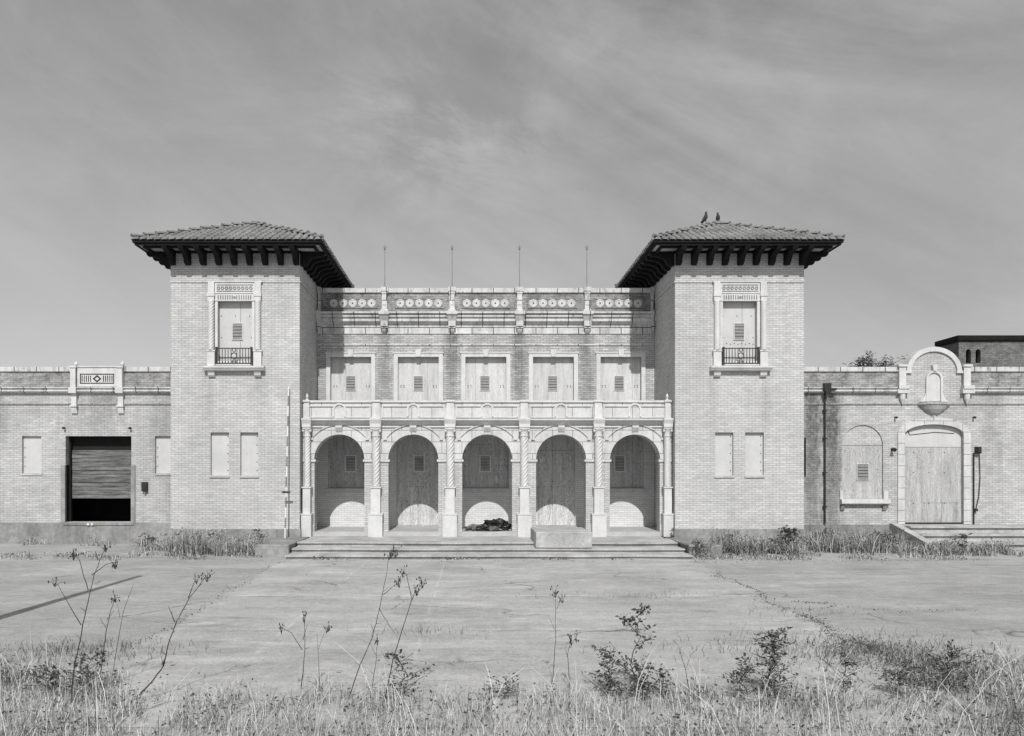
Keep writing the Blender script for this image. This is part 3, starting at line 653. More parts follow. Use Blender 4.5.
m = MB(); m.box(9.66, WR, wy-.04, wy+.36, 0, .62); m.build('wing_plinth', M['conc'], B)
m = MB(); m.slab([sl_], wy+.12, wy+.14); m.build('filled_window', M['dark'], B)  # near-black panel stands in for the shaded jamb beside the tower
# parapets, copings, cornices of the wings
cp = [(wy+.01, zc0), (wy-.06, zc0), (wy-.14, zc0+.05), (wy-.14, zc0+.08), (wy-.10, zc0+.10), (wy-.10, zc1-.05), (wy-.16, zc1-.03), (wy-.16, zc1), (wy+.2, zc1+.004)]
def run_of(x0, x1):
    q = MB(); q.box(x0, x1, wy+.02, wy+.32, zc1+.005, zp); pa = q.build('wing_parapet', M['brick_old'], B)
    q = MB(); q.box(x0, x1, wy-.03, wy+.37, zp, zk); q.build('coping', M['terra_old'], pa)
    q = MB(); q.sweep(cp, x0, x1); q.build('wing_cornice', M['terra_old'], B)
pl1, pl2 = U(75, DW), U(121.5, DW)
run_of(WL, pl1); run_of(pl2, -9.625); run_of(pl1+.0005, pl2-.0005); run_of(9.625, 13.38); run_of(15.48, WR)
m = MB(); z = ZZ(404.5, DW); m.box(WL, -9.63, wy-.025, wy+.001, z-.015, z+.03); m.box(9.63, WR, wy-.025, wy+.001, z-.015, z+.03)
m.box(aw+ah+.1, dc-dh-.25, wy-.006, wy+.001, a_sp-.012, a_sp+.012)
m.build('wing_string_course', M['terra_old'], B)
def post(u, name='parapet_post', fin=True, bw_=.085):
    m = MB()
    m.box(u-bw_, u+bw_, wy-.15, wy+.34, zc1-.02, zk-.04); m.box(u-bw_-.03, u+bw_+.03, wy-.18, wy+.4, zk-.04, zk+.02)
    m.box(u-bw_-.035, u+bw_+.035, wy-.2, wy+.005, zc0-.01, zc1)
    m.box(u-bw_, u+bw_, wy-.09, wy+.001, ZZ(409, DW), zc0-.01); m.box(u-bw_-.025, u+bw_+.025, wy-.13, wy+.001, ZZ(407, DW), ZZ(405, DW))
    m.sweep([(wy, ZZ(413.5, DW)), (wy-.05, ZZ(413.5, DW)), (wy-.09, ZZ(409, DW)), (wy, ZZ(409, DW))], u-bw_-.01, u+bw_+.01)
    if fin: m.lathe((u, wy+.08, zk+.02), [(.06, 0), (.04, .03), (.075, .07), (.06, .12), (.01, .18)], 8)
    return m.build(name, M['terra_plain'], B)
post(pl1); post(pl2)
for sg in (-1, 1):
    u = gc+sg*1.04; m = MB()
    m.box(u-.11, u+.11, wy-.09, wy+.34, zc1, zk+.0); m.box(u-.15, u+.15, wy-.13, wy+.38, zk, zk+.07); m.box(u-.17, u+.17, wy-.2, wy+.005, zc1-.06, zc1+.05)
    m.box(u-.19, u+.19, wy-.17, wy+.005, zc0-.01, zc1-.06); m.lathe((u, wy-.06, 0), [(.02, 4.5), (.04, 4.56), (.08, 4.66), (.09, 4.74), (.09, zc0-.01)], 10)
    m.build('gable_post', M['terra_plain'], B)
# ornament panel in the left parapet
m = MB(); c = (pl1+pl2)/2; hw = (pl2-pl1)/2-.13; pzc = ZZ(379, DW)
m.box(c-hw-.02, c+hw+.02, wy-.08, wy+.02, zc1+.02, zk-.02); m.box(c-hw-.02, c+hw+.02, wy-.11, wy+.35, zk-.02, zk+.02)
m.cur = 1; yf = wy-.086
m.slab([rect(c-.55, c+.55, pzc-.16, pzc+.16), rect(c-.52, c+.52, pzc-.13, pzc+.13)], yf, wy-.07)
for i in range(15):
    x = c-.48+.96*i/14
    if abs(x-c) < .15: continue
    m.box(x-.014, x+.014, yf, wy-.07, pzc-.1, pzc+.1)
m.slab([[(c-.14, pzc), (c, pzc-.12), (c+.14, pzc), (c, pzc+.12)], [(c-.08, pzc), (c, pzc-.065), (c+.08, pzc), (c, pzc+.065)]], yf, wy-.07)
m.build('ornament_panel', [M['terra_plain'], M['dark']], B)
# curved gable with niche
m = MB(); m.slab([[(gc-.90, zc1+.001), (gc+.90, zc1+.001), (gc+.90, g_sp)]+arc(gc, g_sp, .80, 0, 180, 24, g_top-g_sp-.13)+[(gc-.90, g_sp)]], wy+.0, wy+.3)
gw = m.build('curved_gable', M['brick_wing'], B)
m = MB(); m.slab([arc(gc, g_sp, gh, 0, 180, 28, g_top-g_sp)+arc(gc, g_sp, gh-.15, 180, 0, 28, g_top-g_sp-.15)], wy-.06, wy+.34)
for sg in (-1, 1): m.box(gc+sg*.82-.1, gc+sg*.82+.1, wy-.07, wy+.345, g_sp-.06, g_sp+.02)
m.build('gable_coping', M['terra_plain'], gw)
m = MB()
m.slab([[(gc-.27, 4.58), (gc-.2, 4.58), (gc-.2, 5.32)]+list(reversed(arc(gc, 5.32, .2, 0, 180, 14)))+[(gc+.2, 4.58), (gc+.27, 4.58)]+arc(gc, 5.32, .27, 0, 180, 14)], wy-.07, wy+.002)
m.slab([nl], wy-.014, wy+.001)
m.slab([[(gc-.05, 5.57), (gc+.05, 5.57), (gc+.08, 5.76), (gc-.08, 5.76)]], wy-.1, wy+.002)
for sg in (-1, 1): m.slab([[(gc+sg*.27, 4.58), (gc+sg*.46, 4.58), (gc+sg*.36, 4.66), (gc+sg*.3, 4.78), (gc+sg*.27, 4.86)]], wy-.05, wy+.002)
ni = m.build('niche', M['terra_plain'], B)
m = MB(); m.lathe((gc, wy, 4.05), [(.03, 0), (.07, .04), (.06, .1), (.2, .16), (.36, .28), (.46, .4), (.5, .43), (.53, .44), (.53, .49), (.45, .5)], 28, lambda t, z: 1+.02*math.cos(t*24))
m.v = [(x, max(-10, wy+(y-wy)*.55), z) for x, y, z in m.v]
m.build('bowl', M['conc_l'], ni, smooth=False)
# arched window
m = MB(); m.sweep([(wy+.10, a_b+.02), (wy-.03, a_b), (wy-.17, a_b-.02), (wy-.18, a_b-.14), (wy-.02, a_b-.2), (wy+.001, a_b-.2), (wy+.002, a_b-.01), (wy+.10, a_b-.01)], aw-ah-.1, aw+ah+.17)
m.box(aw-ah-.1, aw-ah-.01, wy-.06, wy+.001, a_b+.001, a_b+.28); m.box(aw+ah+.01, aw+ah+.15, wy-.04, wy+.001, a_b+.001, a_b+.25)
arw = m.build('arched_window', M['terra_plain'], B)
m = MB()
for sg in (-1, 1): m.sweep([(wy, a_b-.38), (wy-.05, a_b-.36), (wy-.1, a_b-.2), (wy, a_b-.2)], aw+sg*.68-.06, aw+sg*.68+.06)
m.build('sill_bracket', M['conc'], arw)
board('board', rect(aw-ah+.003, aw+ah-.003, a_b+.022, a_sp), wy+.06, M['ply_g'], arw, [(aw+x, z) for x in (-.55, .5) for z in (1.7, 2.4, 3.0)])
q = MB(); q.slab([[(aw-ah+.003, a_sp+.01), (aw+ah-.003, a_sp+.01)]+arc(aw, a_sp+.01, ah-.012, 2, 178, 22)], wy+.04, wy+.1); q.build('tympanum', M['brick'], arw)
louvre(aw+.02, wy+.06, ZZ(472, DW), .36, .5, arw)
# entrance door with white surround
m = MB(); o_l = [(dc-dh-.22, d_b), (dc-dh, d_b), ]+list(reversed(seg_arch(dc, dh, d_sp, .32)))+[(dc+dh, d_b), (dc+dh+.22, d_b)]+seg_arch(dc, dh+.22, d_sp+.02, .52)
m.slab([o_l], wy-.05, wy+.002); m.box(dc-.03, dc+.03, wy-.06, wy, 4.05-.02, 4.12)
ed = m.build('entrance_door', M['terra'], B)
board('lower_board', rect(dc-dh+.003, dc+dh-.003, d_b+.05, ZZ(447.3, DW)), wy+.09, M['ply_g'], ed,
      [(dc+x, z) for x in (-.6, -.1, .4) for z in (1.3, 2.3, 2.95)], [(dc-.32, dc-.317, .7, 3.1), (dc+.30, dc+.303, .7, 3.1), (dc-.3, dc+.9, 1.31, 1.316)])
q = MB(); q.slab([[(dc-dh+.003, ZZ(447.3, DW)+.012), (dc+dh-.003, ZZ(447.3, DW)+.012)]+seg_arch(dc, dh-.003, d_sp, .315)], wy+.10, wy+.14)
q.cur = 1; zz = ZZ(434, DW)
for a, b, c_, d_ in ((-.72, -.03, .1, .06), (.1, .06, .72, .02), (-.78, .12, -.72, -.03)):
    ln = Vector((c_-a, d_-b)); pn = Vector((-ln.y, ln.x)).normalized()*.012
    q.slab([[(dc+a+pn.x, zz+b+pn.y), (dc+a-pn.x, zz+b-pn.y), (dc+c_-pn.x, zz+d_-pn.y), (dc+c_+pn.x, zz+d_+pn.y)]], wy+.094, wy+.101)
q.build('upper_board', [M['render'], M['dark']], ed)
q = MB(); q.box(dc-dh+.01, dc+dh-.01, wy+.0, wy+.13, d_b+.006, d_b+.045); q.build('threshold', M['dark_wood'], ed)
# downspout
dx = U(824, DW)
m = MB(); m.tube([(dx, wy-.07, .64), (dx, wy-.07, ZZ(392, DW))], .028, 8)
for z in (1.2, 2.3, 3.4, 4.3): m.box(dx-.055, dx+.055, wy-.115, wy-.0, z-.02, z+.02)
ds = m.build('downspout', M['iron'], B)
m = MB(); z0, z1 = ZZ(394, DW), ZZ(384, DW); m.slab([[(dx-.05, z0), (dx+.05, z0), (dx+.1, z0+.12), (dx+.12, z1), (dx-.12, z1), (dx-.1, z0+.12)]], wy-.28, wy-.165)
m.box(dx+.12, dx+.3, wy-.24, wy-.17, z0+.1, z0+.17); m.build('leader_head', M['iron'], ds)
# roofs and rear so the building is a solid from elsewhere
m = MB(); m.box(WL, -9.63, wy+.36, 9, 4.78, 4.86); m.box(9.63, WR, wy+.36, 9, 4.78, 4.86); m.box(-5.69, 5.69, P_MAIN+.36, 9, 7.5, 7.6); m.build('flat_roof', M['roofing'], B)
m = MB(); m.box(WL, WR, 9, 9.3, 0, 5.3); m.box(-5.69, 5.69, 9.3, 9.5, 5.3, 8.4); m.box(WL, WL+.3, wy+.36, 8.99, 0, 5.3); m.box(WR-.3, WR, wy+.36, 8.99, 0, 5.3)
for sg in (-1, 1): a, b = sorted((sg*5.4, sg*5.69)); m.box(a, b, TB+.001, 9, 0, 8.3)
m.build('rear_wall', M['brick_wing'], B)
m = MB(); m.box(WL+.4, -9.7, wy+.45, 8.9, .5, .66); m.box(-16, -9.7, 3.6, 3.7, .66, 4.7); m.build('store_floor', M['dark'], B)

# ------------------------------------------------------------------ steps and blocks
def prof_steps(prof, x0, x1): q = MB(); q.sweep(prof, x0, x1); return q
m = prof_steps([(20.84-DT, 0), (20.84-DT, .065), (20.78-DT, .07), (20.78-DT, .11), (21.56-DT, .11), (21.56-DT, .175), (21.5-DT, .18), (21.5-DT, .22), (22.29-DT, .22), (22.29-DT, .285), (22.23-DT, .29), (22.23-DT, .33), (ay-.021, .33), (ay-.021, 0)], -5.38, 5.33)
st = m.build('entrance_steps', M['conc_l'], None, (X0, DT, 0), rough=.022); tag(st, 'wide worn concrete steps across the front of the arched porch', 'steps')
bv = st.modifiers.new('bevel', 'BEVEL'); bv.width = .018; bv.segments = 2; bv.limit_method = 'ANGLE'
def blockm(x0, x1, y0, y1, z0, z1, label, mat='conc_l'):
    q = MB(); q.box(x0, x1, y0, y1, z0, z1)
    o = q.build('concrete_block', M[mat], None, (X0, DT, 0), rough=.012); tag(o, label, 'block', 'concrete blocks by the porch steps')
    b = o.modifiers.new('bevel', 'BEVEL'); b.width = .03; b.segments = 2; b.limit_method = 'ANGLE'; return o
blockm(-6.35, -5.43, 21.4-DT, -.06, -.05, .335, 'low concrete block ending the steps under the striped measuring pole', 'conc')
blockm(5.40, 6.30, 21.35-DT, -.06, -.05, .335, 'low concrete block at the right end of the porch steps, weeds against it', 'conc')
x0, x1 = U(535.6, 21.6), U(592, 21.6)
q = MB(); q.sweep([(21.56-DT, .222), (21.56-DT, .67), (23.5-DT, .67), (23.5-DT, .332), (22.22-DT, .332), (22.22-DT, .222)], x0, x1)
o = q.build('concrete_block', M['conc_l'], None, (X0, DT, 0)); tag(o, 'large pale concrete slab block sitting on the steps before the fourth arch', 'block', 'concrete blocks by the porch steps')
b = o.modifiers.new('bevel', 'BEVEL'); b.width = .03; b.segments = 2; b.limit_method = 'ANGLE'
# side entrance steps, right wing
S = empty('side_steps', (X0+dc, DW-1, 0), 'short concrete steps with a sloping side wall below the boarded entrance door', 'steps')
yo = -(DW-1)
q = MB(); q.sweep([(23.5+yo, 0), (23.5+yo, .14), (23.42+yo, .15), (23.42+yo, .2), (24.12+yo, .2), (24.12+yo, .35), (24.04+yo, .36), (24.04+yo, .41), (24.75+yo, .41), (24.75+yo, .555), (24.67+yo, .565), (24.67+yo, .615), (DW-.045+yo, .615), (DW-.045+yo, 0)], -1.2, 3.2); q.build('flight', M['conc_l'], S)
q = MB(); q.sweep([(23.0+yo, 0), (23.0+yo, .1), (23.15+yo, .16), (25.3+yo, .66), (DW-.045+yo, .66), (DW-.045+yo, 0)], -1.45, -1.205); q.build('cheek_wall', M['conc_l'], S)

# ------------------------------------------------------------------ small things on the building
def rod(u, label):
    t = empty('roof_rod', (X0+u, DM+.05, 8.56), label, 'rod', 'thin metal rods on the main parapet')
    q = MB(); q.tube([(0, 0, 0), (0, 0, 1.45)], [.016, .009], 6); q.lathe((0, 0, 0), [(.05, 0), (.05, .03), (.02, .06)], 8); q.build('shaft', M['metal'], t)
    q = MB(); q.lathe((0, 0, 1.27), [(.005, 0), (.035, .03), (.035, .06), (.01, .09), (.012, .13), (.001, .22)], 8)
    for k in range(4): q.tube([(0, 0, .0+1.33), (.07*math.cos(k*1.57), .07*math.sin(k*1.57), 1.38), (.05*math.cos(k*1.57), .05*math.sin(k*1.57), 1.43)], .006, 4)
    q.build('finial', M['metal'], t)
for u, lb in zip(pil_u, ('leftmost of the four thin metal rods rising from the main parapet', 'second from the left of four thin metal rods on the main parapet', 'third from the left of four thin metal rods on the main parapet', 'rightmost of the four thin metal rods rising from the main parapet')): rod(u, lb)
def floodlight(u, z, label, big=.45):
    t = empty('wall_light', (X0+u, DW-.001, z), label, 'light', 'small dark lights on the wing walls')
    q = MB(); q.box(-.04*big, .04*big, -.03, 0, -.06*big, .06*big); q.tube([(0, -.02, 0), (0, -.12*big, .05*big)], .012, 6); q.build('bracket', M['iron'], t)
    q = MB(); q.lathe((0, 0, 0), [(.03, 0), (.05, .05), (.085, .16), (.09, .17), (.07, .165)], 10)
    rot = Matrix.Rotation(R(118), 4, 'X'); q.v = [tuple((rot @ (Vector(p)*big))+Vector((0, -.11, .05))*big) for p in q.v]; q.build('lamp_head', M['iron'], t)
floodlight(U(65, DW), ZZ(428, DW), 'small dark floodlight above the left corner of the plank cargo door')
floodlight(U(131, DW), ZZ(428, DW), 'small dark floodlight above the right corner of the plank cargo door')
floodlight(U(894.7, DW), ZZ(417.5, DW), 'small dark floodlight left of the bowl under the niche')
floodlight(U(973, DW), ZZ(417.5, DW), 'small dark floodlight right of the bowl under the niche')
floodlight(U(891.6, DW), ZZ(449.5, DW), 'larger dark lamp on the brick between the arched window and the entrance', .75)
t = empty('electrical_box', (X0+U(145.5, DW), DW-.001, ZZ(491, DW)), 'dark metal electrical box on the wall right of the cargo door', 'box')
q = MB(); q.box(-.09, .09, -.11, 0, 0, .29); q.build('housing', M['iron'], t)
q = MB(); q.box(-.08, .08, -.122, -.111, .015, .275); q.box(.05, .065, -.135, -.123, .13, .18); q.build('door', M['iron'], t)
q = MB(); q.tube([(0, -.05, 0), (0, -.05, -.09)], .03, 6); q.build('conduit', M['metal'], t)
t = empty('meter_conduit', (X0+U(973, DW), DW-.001, .63), 'old meter fitting and conduit pipe right of the entrance door', 'conduit')
q = MB(); q.tube([(0, -.04, 0), (0, -.04, 2.3)], .022, 6); q.tube([(.18, -.04, 2.3), (.2, -.05, 1.5), (.16, -.05, .9), (.06, -.05, .45), (.02, -.05, .4)], .013, 5); q.build('pipe', M['iron'], t)
q = MB(); q.box(.04, .2, -.12, 0, 2.28, 2.5); q.lathe((.12, -.12, 2.39), [(.07, -.07), (.07, .07)], 8); q.box(0, .1, -.1, 0, .42, .5); q.build('meter', M['iron'], t)
# measuring pole
pb = Vector((X0+U(285, 23.55), 23.55, .337)); pt = Vector((X0+U(288.7, 23.9), 23.9, ZZ(386, 23.9)))
t = empty('measuring_pole', pb, 'tall thin black and white striped measuring pole leaning near the left tower corner', 'pole')
n = 15
for par in (0, 1):
    q = MB()
    for i in range(par, n, 2):
        a = (pt-pb)*(i/n); b = (pt-pb)*((i+1)/n); q.tube([a, b], .023, 8)
    q.build('white_bands' if par == 0 else 'dark_bands', M['white'] if par == 0 else M['metal'], t)
q = MB(); q.lathe((0, 0, 0), [(.01, -.14), (.03, -.09), (.04, 0), (.03, .09), (.01, .14)], 8); k = (pt-pb)*.30
q.v = [tuple(Vector((z, y, x))+k) for x, y, z in q.v]; q.build('target', M['iron'], t)
# heap under the middle arch
def crumple(name, c, s, mat, label, cat, seed, amp=.28, rz=0):
    bm = bmesh.new(); bmesh.ops.create_icosphere(bm, subdivisions=4, radius=1)
    for v in bm.verts:
        p = v.co.copy(); q = p*2.1+Vector((seed, 0, 0))
        d = 1-abs(noise.noise(q*.8))*amp*1.8+noise.noise(q*1.7)*amp*.6-abs(noise.noise(Vector((q.x*2, q.y*2, q.z*5))))*amp*.9+abs(noise.noise(q*6))*amp*.35
        v.co = Vector((p.x*s[0], p.y*s[1], p.z*s[2]))*d
        if v.co.z < -s[2]*.62: v.co.z = -s[2]*.62
    me = bpy.data.meshes.new(name); bm.to_mesh(me); bm.free(); me.materials.append(M[mat])
    o = bpy.data.objects.new(name, me); COL.objects.link(o); o.location = (X0+c[0], c[1], .472+s[2]*.62+c[2]); o.rotation_euler = (0, 0, rz)
    return tag(o, label, cat)
crumple('plastic_sheet', (.30, 24.85, 0), (.5, .3, .25), 'plastic', 'crumpled black plastic sheet heaped against the pier of the middle arch', 'sheet', 3, .36, .2)
crumple('plastic_bag', (.0, 24.68, 0), (.48, .2, .12), 'plastic', 'flat black plastic bag in front of the heap under the middle arch', 'bag', 11, .4, -.1)
crumple('cloth_bundle', (-.36, 24.8, 0), (.42, .22, .13), 'cloth', 'grey cloth bundle at the left end of the heap under the middle arch', 'bundle', 23, .38, .3)
crumple('cloth_bundle', (.2, 24.56, .02), (.22, .12, .09), 'cloth', 'small pale-creased cloth lump on the front of the black heap under the arch', 'bundle', 31, .42, .4)

# birds on the right roof
def bird(p, lean, yaw, label):
    t = empty('bird', p, label, 'bird', 'birds on the right tower roof'); t.rotation_euler = (0, 0, yaw)
    sp_ = [(-.17, .07, .012, .035), (-.10, .10, .03, .045), (-.03, .14, .065, .065), (.03, .19, .07, .068), (.06, .24, .05, .05), (.075, .28, .032, .034), (.085, .31, .034, .036), (.10, .33, .028, .03), (.12, .325, .012, .012), (.145, .318, .003, .003)]
    q = MB(); n = 10; vs = []; fs = []
    for k, (x, z, ry, rz) in enumerate(sp_):
        a, b = sp_[max(k-1, 0)], sp_[min(k+1, len(sp_)-1)]; d = Vector((b[0]-a[0], 0, b[1]-a[1])).normalized(); nn = Vector((-d.z, 0, d.x))
        for i in range(n):
            th = 2*math.pi*i/n; e = Vector((x, 0, z))+nn*rz*math.sin(th)+Vector((0, ry*math.cos(th), 0)); vs.append(e)
    for k in range(len(sp_)-1):
        for i in range(n): j = (i+1) % n; fs.append((k*n+i, k*n+j, (k+1)*n+j, (k+1)*n+i))
    fs += [tuple(range(n)), tuple((len(sp_)-1)*n+i for i in range(n))]
    q.add(vs, fs); rot = Matrix.Translation((0, 0, .1)) @ Matrix.Rotation(lean, 4, 'Y') @ Matrix.Translation((0, 0, -.1)); q.v = [tuple(rot @ Vector(v)) for v in q.v]
    for sg in (-1, 1): q.tube([(.0, sg*.025, .1), (.005, sg*.025, -.03)], .008, 5); q.tube([(-.02, sg*.025, -.03), (.04, sg*.025, -.03)], .006, 4)
    q.build('body', M['feather'], t, smooth=True)
c, f1, f2 = spire_pts[1]
OB = Vector((X0, DT, 0))
best = min((abs(VX+F*(c[0]+(f1-c[0])*k/200+OB).x/(c[0]+(f1-c[0])*k/200+OB).y-706), k) for k in range(201))[1]
bird(c[0]+(f1-c[0])*best/200+OB+Vector((0, 0, .17)), R(-22), R(-12), 'dark bird leaning forward on the sloping hip of the right tower roof')
bird(f1+OB+Vector((.05, .25, .17)), R(-38), R(-80), 'dark bird standing upright at the peak of the right tower roof')

# ------------------------------------------------------------------ things beyond
T = empty('brick_tower', (21.6, 31.7, 0), 'dark brick tower with slit openings rising behind the right wing beside the curved gable', 'tower')
q = MB(); tx, ty = 2.5, .7; ops = []
for i in range(2):
    cxx = -2.12+.38*i; ops.append([(cxx-.1, 6.6), (cxx+.1, 6.6)]+arc(cxx, 7.05, .1, 0, 180, 8))
q.slab([rect(-tx, tx, 0, 7.45)]+ops, -ty, -ty+.25); q.box(-tx, -tx+.25, -ty+.25, ty, 0, 7.45); q.box(tx-.25, tx, -ty+.25, ty, 0, 7.45); q.box(-tx+.25, tx-.25, ty-.25, ty, 0, 7.45); q.build('wall', M['brick_far'], T)
q = MB(); q.box(-tx+.26, tx-.26, -ty+.4, -ty+.42, 6, 7.3); q.build('slit_shade_panel', M['dark'], T)  # flat near-black panel paints the dark inside behind the slits
q = MB(); q.box(-tx-.05, tx+.05, -ty-.05, ty+.05, 7.45, 7.5); q.box(-tx-.08, tx+.08, -ty-.08, ty+.08, 7.5, 7.68); q.build('coping', M['dark_wood'], T)
# tree behind the right wing
def leaf_cloud(q, pts, n, size, spread, rnd):
    for _ in range(n):
        p = Vector(rnd.choice(pts))+Vector((rnd.gauss(0, spread), rnd.gauss(0, spread), rnd.gauss(0, spread*.7)))
        a = Vector((rnd.gauss(0, 1), rnd.gauss(0, 1), rnd.gauss(0, .6))).normalized(); b = a.orthogonal().normalized(); s = size*rnd.uniform(.6, 1.3)
        q.cur = rnd.randint(0, 1); q.add([p-a*s, p+b*s*.4, p+a*s, p-b*s*.4], [(0, 1, 2, 3)])
def tree(x, y, h, cr, label, seed, n=3600, group=None):
    rnd = random.Random(seed); t = empty('tree', (x, y, 0), label, 'tree')
    q = MB(); q.tube([(0, 0, 0), (.1, 0, h*.35), (-.05, 0, h*.62), (.05, 0, h*.9)], [.17, .13, .09, .02], 8); tips = []
    for i in range(26):
        a = rnd.uniform(0, 6.28); z0 = h*rnd.uniform(.62, .90); d = Vector((math.cos(a), math.sin(a), rnd.uniform(.05, .6))).normalized()*cr*rnd.uniform(.6, 1.1)
        p0 = Vector((0, 0, z0)); p1 = p0+d*.55+Vector((0, 0, .05)); p2 = p0+d; q.tube([p0, p1, p2], [.05, .03, .01], 5); tips += [p1, p2, p2+Vector((0, 0, .1))]
        for _ in range(2): e = p2+Vector((rnd.gauss(0, .35), rnd.gauss(0, .35), rnd.uniform(.05, .45))); q.tube([p1, e], [.018, .006], 4); tips.append(e)
    q.build('trunk', M['bark'], t); q = MB(); leaf_cloud(q, tips, n, .075, .14, rnd); q.build('crown', [M['leaf_d'], M['leaf_m']], t, normals=False)
D = 37; tree((871-VX)/F*D, D, 8.5, .72, 'dark leafy tree showing above the parapet of the right wing', 4)
# utility pole outside the left edge: throws the long shadow on the lot
t = empty('utility_pole', (-7.46, 7.9, 0), 'wooden pole standing at the left edge of the lot, casting the long shadow', 'pole')
q = MB(); q.tube([(0, 0, -.1), (0, 0, 8.75)], [.17, .07], 12); q.build('shaft', M['bark'], t)

# ------------------------------------------------------------------ vegetation
def blades(name, items, label=None, kind='stuff', leaves=()):
    """items: (x,y,z,h,half width,lean x,lean y,material index); long ones arch over"""
    q = MB(); v = q.v; f = q.f; mi = q.m
    for (x, y, z, h, wd, lx, ly, k) in items:
        a = random.uniform(0, 6.28); wx, wy_ = math.cos(a)*wd, math.sin(a)*wd; b = len(v)
        bend = min(1, math.hypot(lx, ly)/max(h, .01))
        for (t, g) in ((0, 1), (.4, .9), (.75, .6)):
            hx = t**1.8; hz = t*(1-.35*bend*t)
            v += [(x+lx*hx-wx*g, y+ly*hx-wy_*g, z+h*hz), (x+lx*hx+wx*g, y+ly*hx+wy_*g, z+h*hz)]
        v.append((x+lx, y+ly, z+h*(1-.35*bend-.12*bend)))
        f += [(b, b+1, b+3, b+2), (b+2, b+3, b+5, b+4), (b+4, b+5, b+6)]; mi += [k]*3
    for (x, y, z, s_, k) in leaves:
        d = Vector((random.gauss(0, 1), random.gauss(0, 1), random.gauss(.1, .5))).normalized(); e = d.orthogonal().normalized(); e = Matrix.Rotation(random.uniform(0, 6.28), 3, d) @ e
        c_ = Vector((x, y, z)); b = len(v); v += [tuple(c_), tuple(c_+d*s_*.5+e*s_*.28), tuple(c_+d*s_), tuple(c_+d*s_*.5-e*s_*.28)]; f.append((b, b+1, b+2, b+3)); mi.append(k)
    o = q.build(name, [M['grass_d'], M['grass_m'], M['grass_l'], M['straw']], None, normals=False)
    if label: o['label'] = label
    o['category'] = 'grass'; o['kind'] = kind; return o
rnd = random.Random(11); items = []; lvs = []
def gnoise(x, y, s=1.0, o=0): return noise.noise(Vector((x*s+o, y*s, o*.7)))
def near_edge(x, y, px):
    return 8.55+gnoise(x, 0, .9, 3)*.7+gnoise(x, 4, 2.7, 3)*.35+1.25*max(0, 1-px/135)+1.0*max(0, min(1, (px-800)/130))-.25*math.exp(-((px-520)/90)**2)
for _ in range(62000):
    y = 6.0+rnd.random()**.9*5.6; xw = y*.72; x = rnd.uniform(-xw, xw*1.02); px = VX+F*x/y
    pden = max(0.0, min(1, (near_edge(x, y, px)-y)/.9))
    cl_ = gnoise(x, y, 2.6, 9)+.6*gnoise(x, y, 6.5, 5)
    if cl_ < .3-.62*pden: continue
    if rnd.random() > pden*.95+.004: continue
    dkz = 1.1*gnoise(x, y, 1.1, 17)+(.25 if px > 830 and y > 7.6 else 0)+(.25 if px < 115 else 0)
    r_ = rnd.random(); k = 0 if r_ < .20+.5*dkz else (1 if r_ < .52+.3*dkz else 2)
    h = rnd.uniform(.04, .22)*(.55+.5*pden)*(1+.9*max(0, cl_)); wd = rnd.uniform(.0014, .0034)
    if rnd.random() < .22+.2*dkz: lvs.append((x, y, rnd.uniform(.01, .17), rnd.uniform(.015, .05), 0 if rnd.random() < .7 else 1))
    if rnd.random() < .014: wd = rnd.uniform(.0022, .0036); h = rnd.uniform(.3, .9); k = 3
    ln = abs(rnd.gauss(.0, .75))*h if h < .35 else rnd.uniform(.05, 1.0)*h; a = rnd.uniform(0, 6.28)
    items.append((x, y, 0, h, wd, ln*math.cos(a), ln*math.sin(a), k))
blades('grass', items, 'dry grass and weeds growing along the near edge of the lot', leaves=lvs)
items = []; lvs = []
def strip(px0, px1, D0, D1, n, hmax, dark, gap=.0):
    for _ in range(n):
        y = rnd.uniform(D0, D1); x = (rnd.uniform(px0, px1)-VX)/F*y
        if gnoise(x, y, 1.3, 31) < gap: continue
        prof = .45+.55*max(0, gnoise(x*1.2, y, .9, 41)+.45)
        h = hmax*prof*rnd.uniform(.25, 1); k = 0 if rnd.random() < dark*.8 else (1 if rnd.random() < .5 else 2); a = rnd.uniform(0, 6.28); ln = h*abs(rnd.gauss(.1, .7))
        items.append((x, y, 0, h, rnd.uniform(.003, .008), ln*math.cos(a), ln*math.sin(a), k))
        if rnd.random() < .55: lvs.append((x+rnd.gauss(0, .1), y, h*rnd.uniform(.15, .95), rnd.uniform(.025, .08), 0 if rnd.random() < .45 else 1))
strip(165, 262, 21.6, 23.8, 11000, .9, .15, -.25); strip(140, 200, 22.5, 25.2, 2500, .6, .3); strip(20, 140, 24.6, 25.3, 900, .4, .3, .05); strip(0, 262, 20.6, 22.3, 2600, .25, .3, .0)
strip(712, 805, 21.8, 23.8, 8500, .95, .42, -.2); strip(805, 905, 22.4, 25.2, 8500, .85, .35, -.25); strip(900, 1010, 21.8, 23.2, 4200, .6, .35, -.2); strip(690, 1024, 20.6, 22.2, 4200, .25, .35, -.05)
strip(288, 684, 20.55, 20.78, 700, .14, .5, .12); strip(655, 672, 23.2, 23.9, 260, .5, .5, -1)
blades('grass', items, 'rough grass and weeds growing against the foot of the station', leaves=lvs)
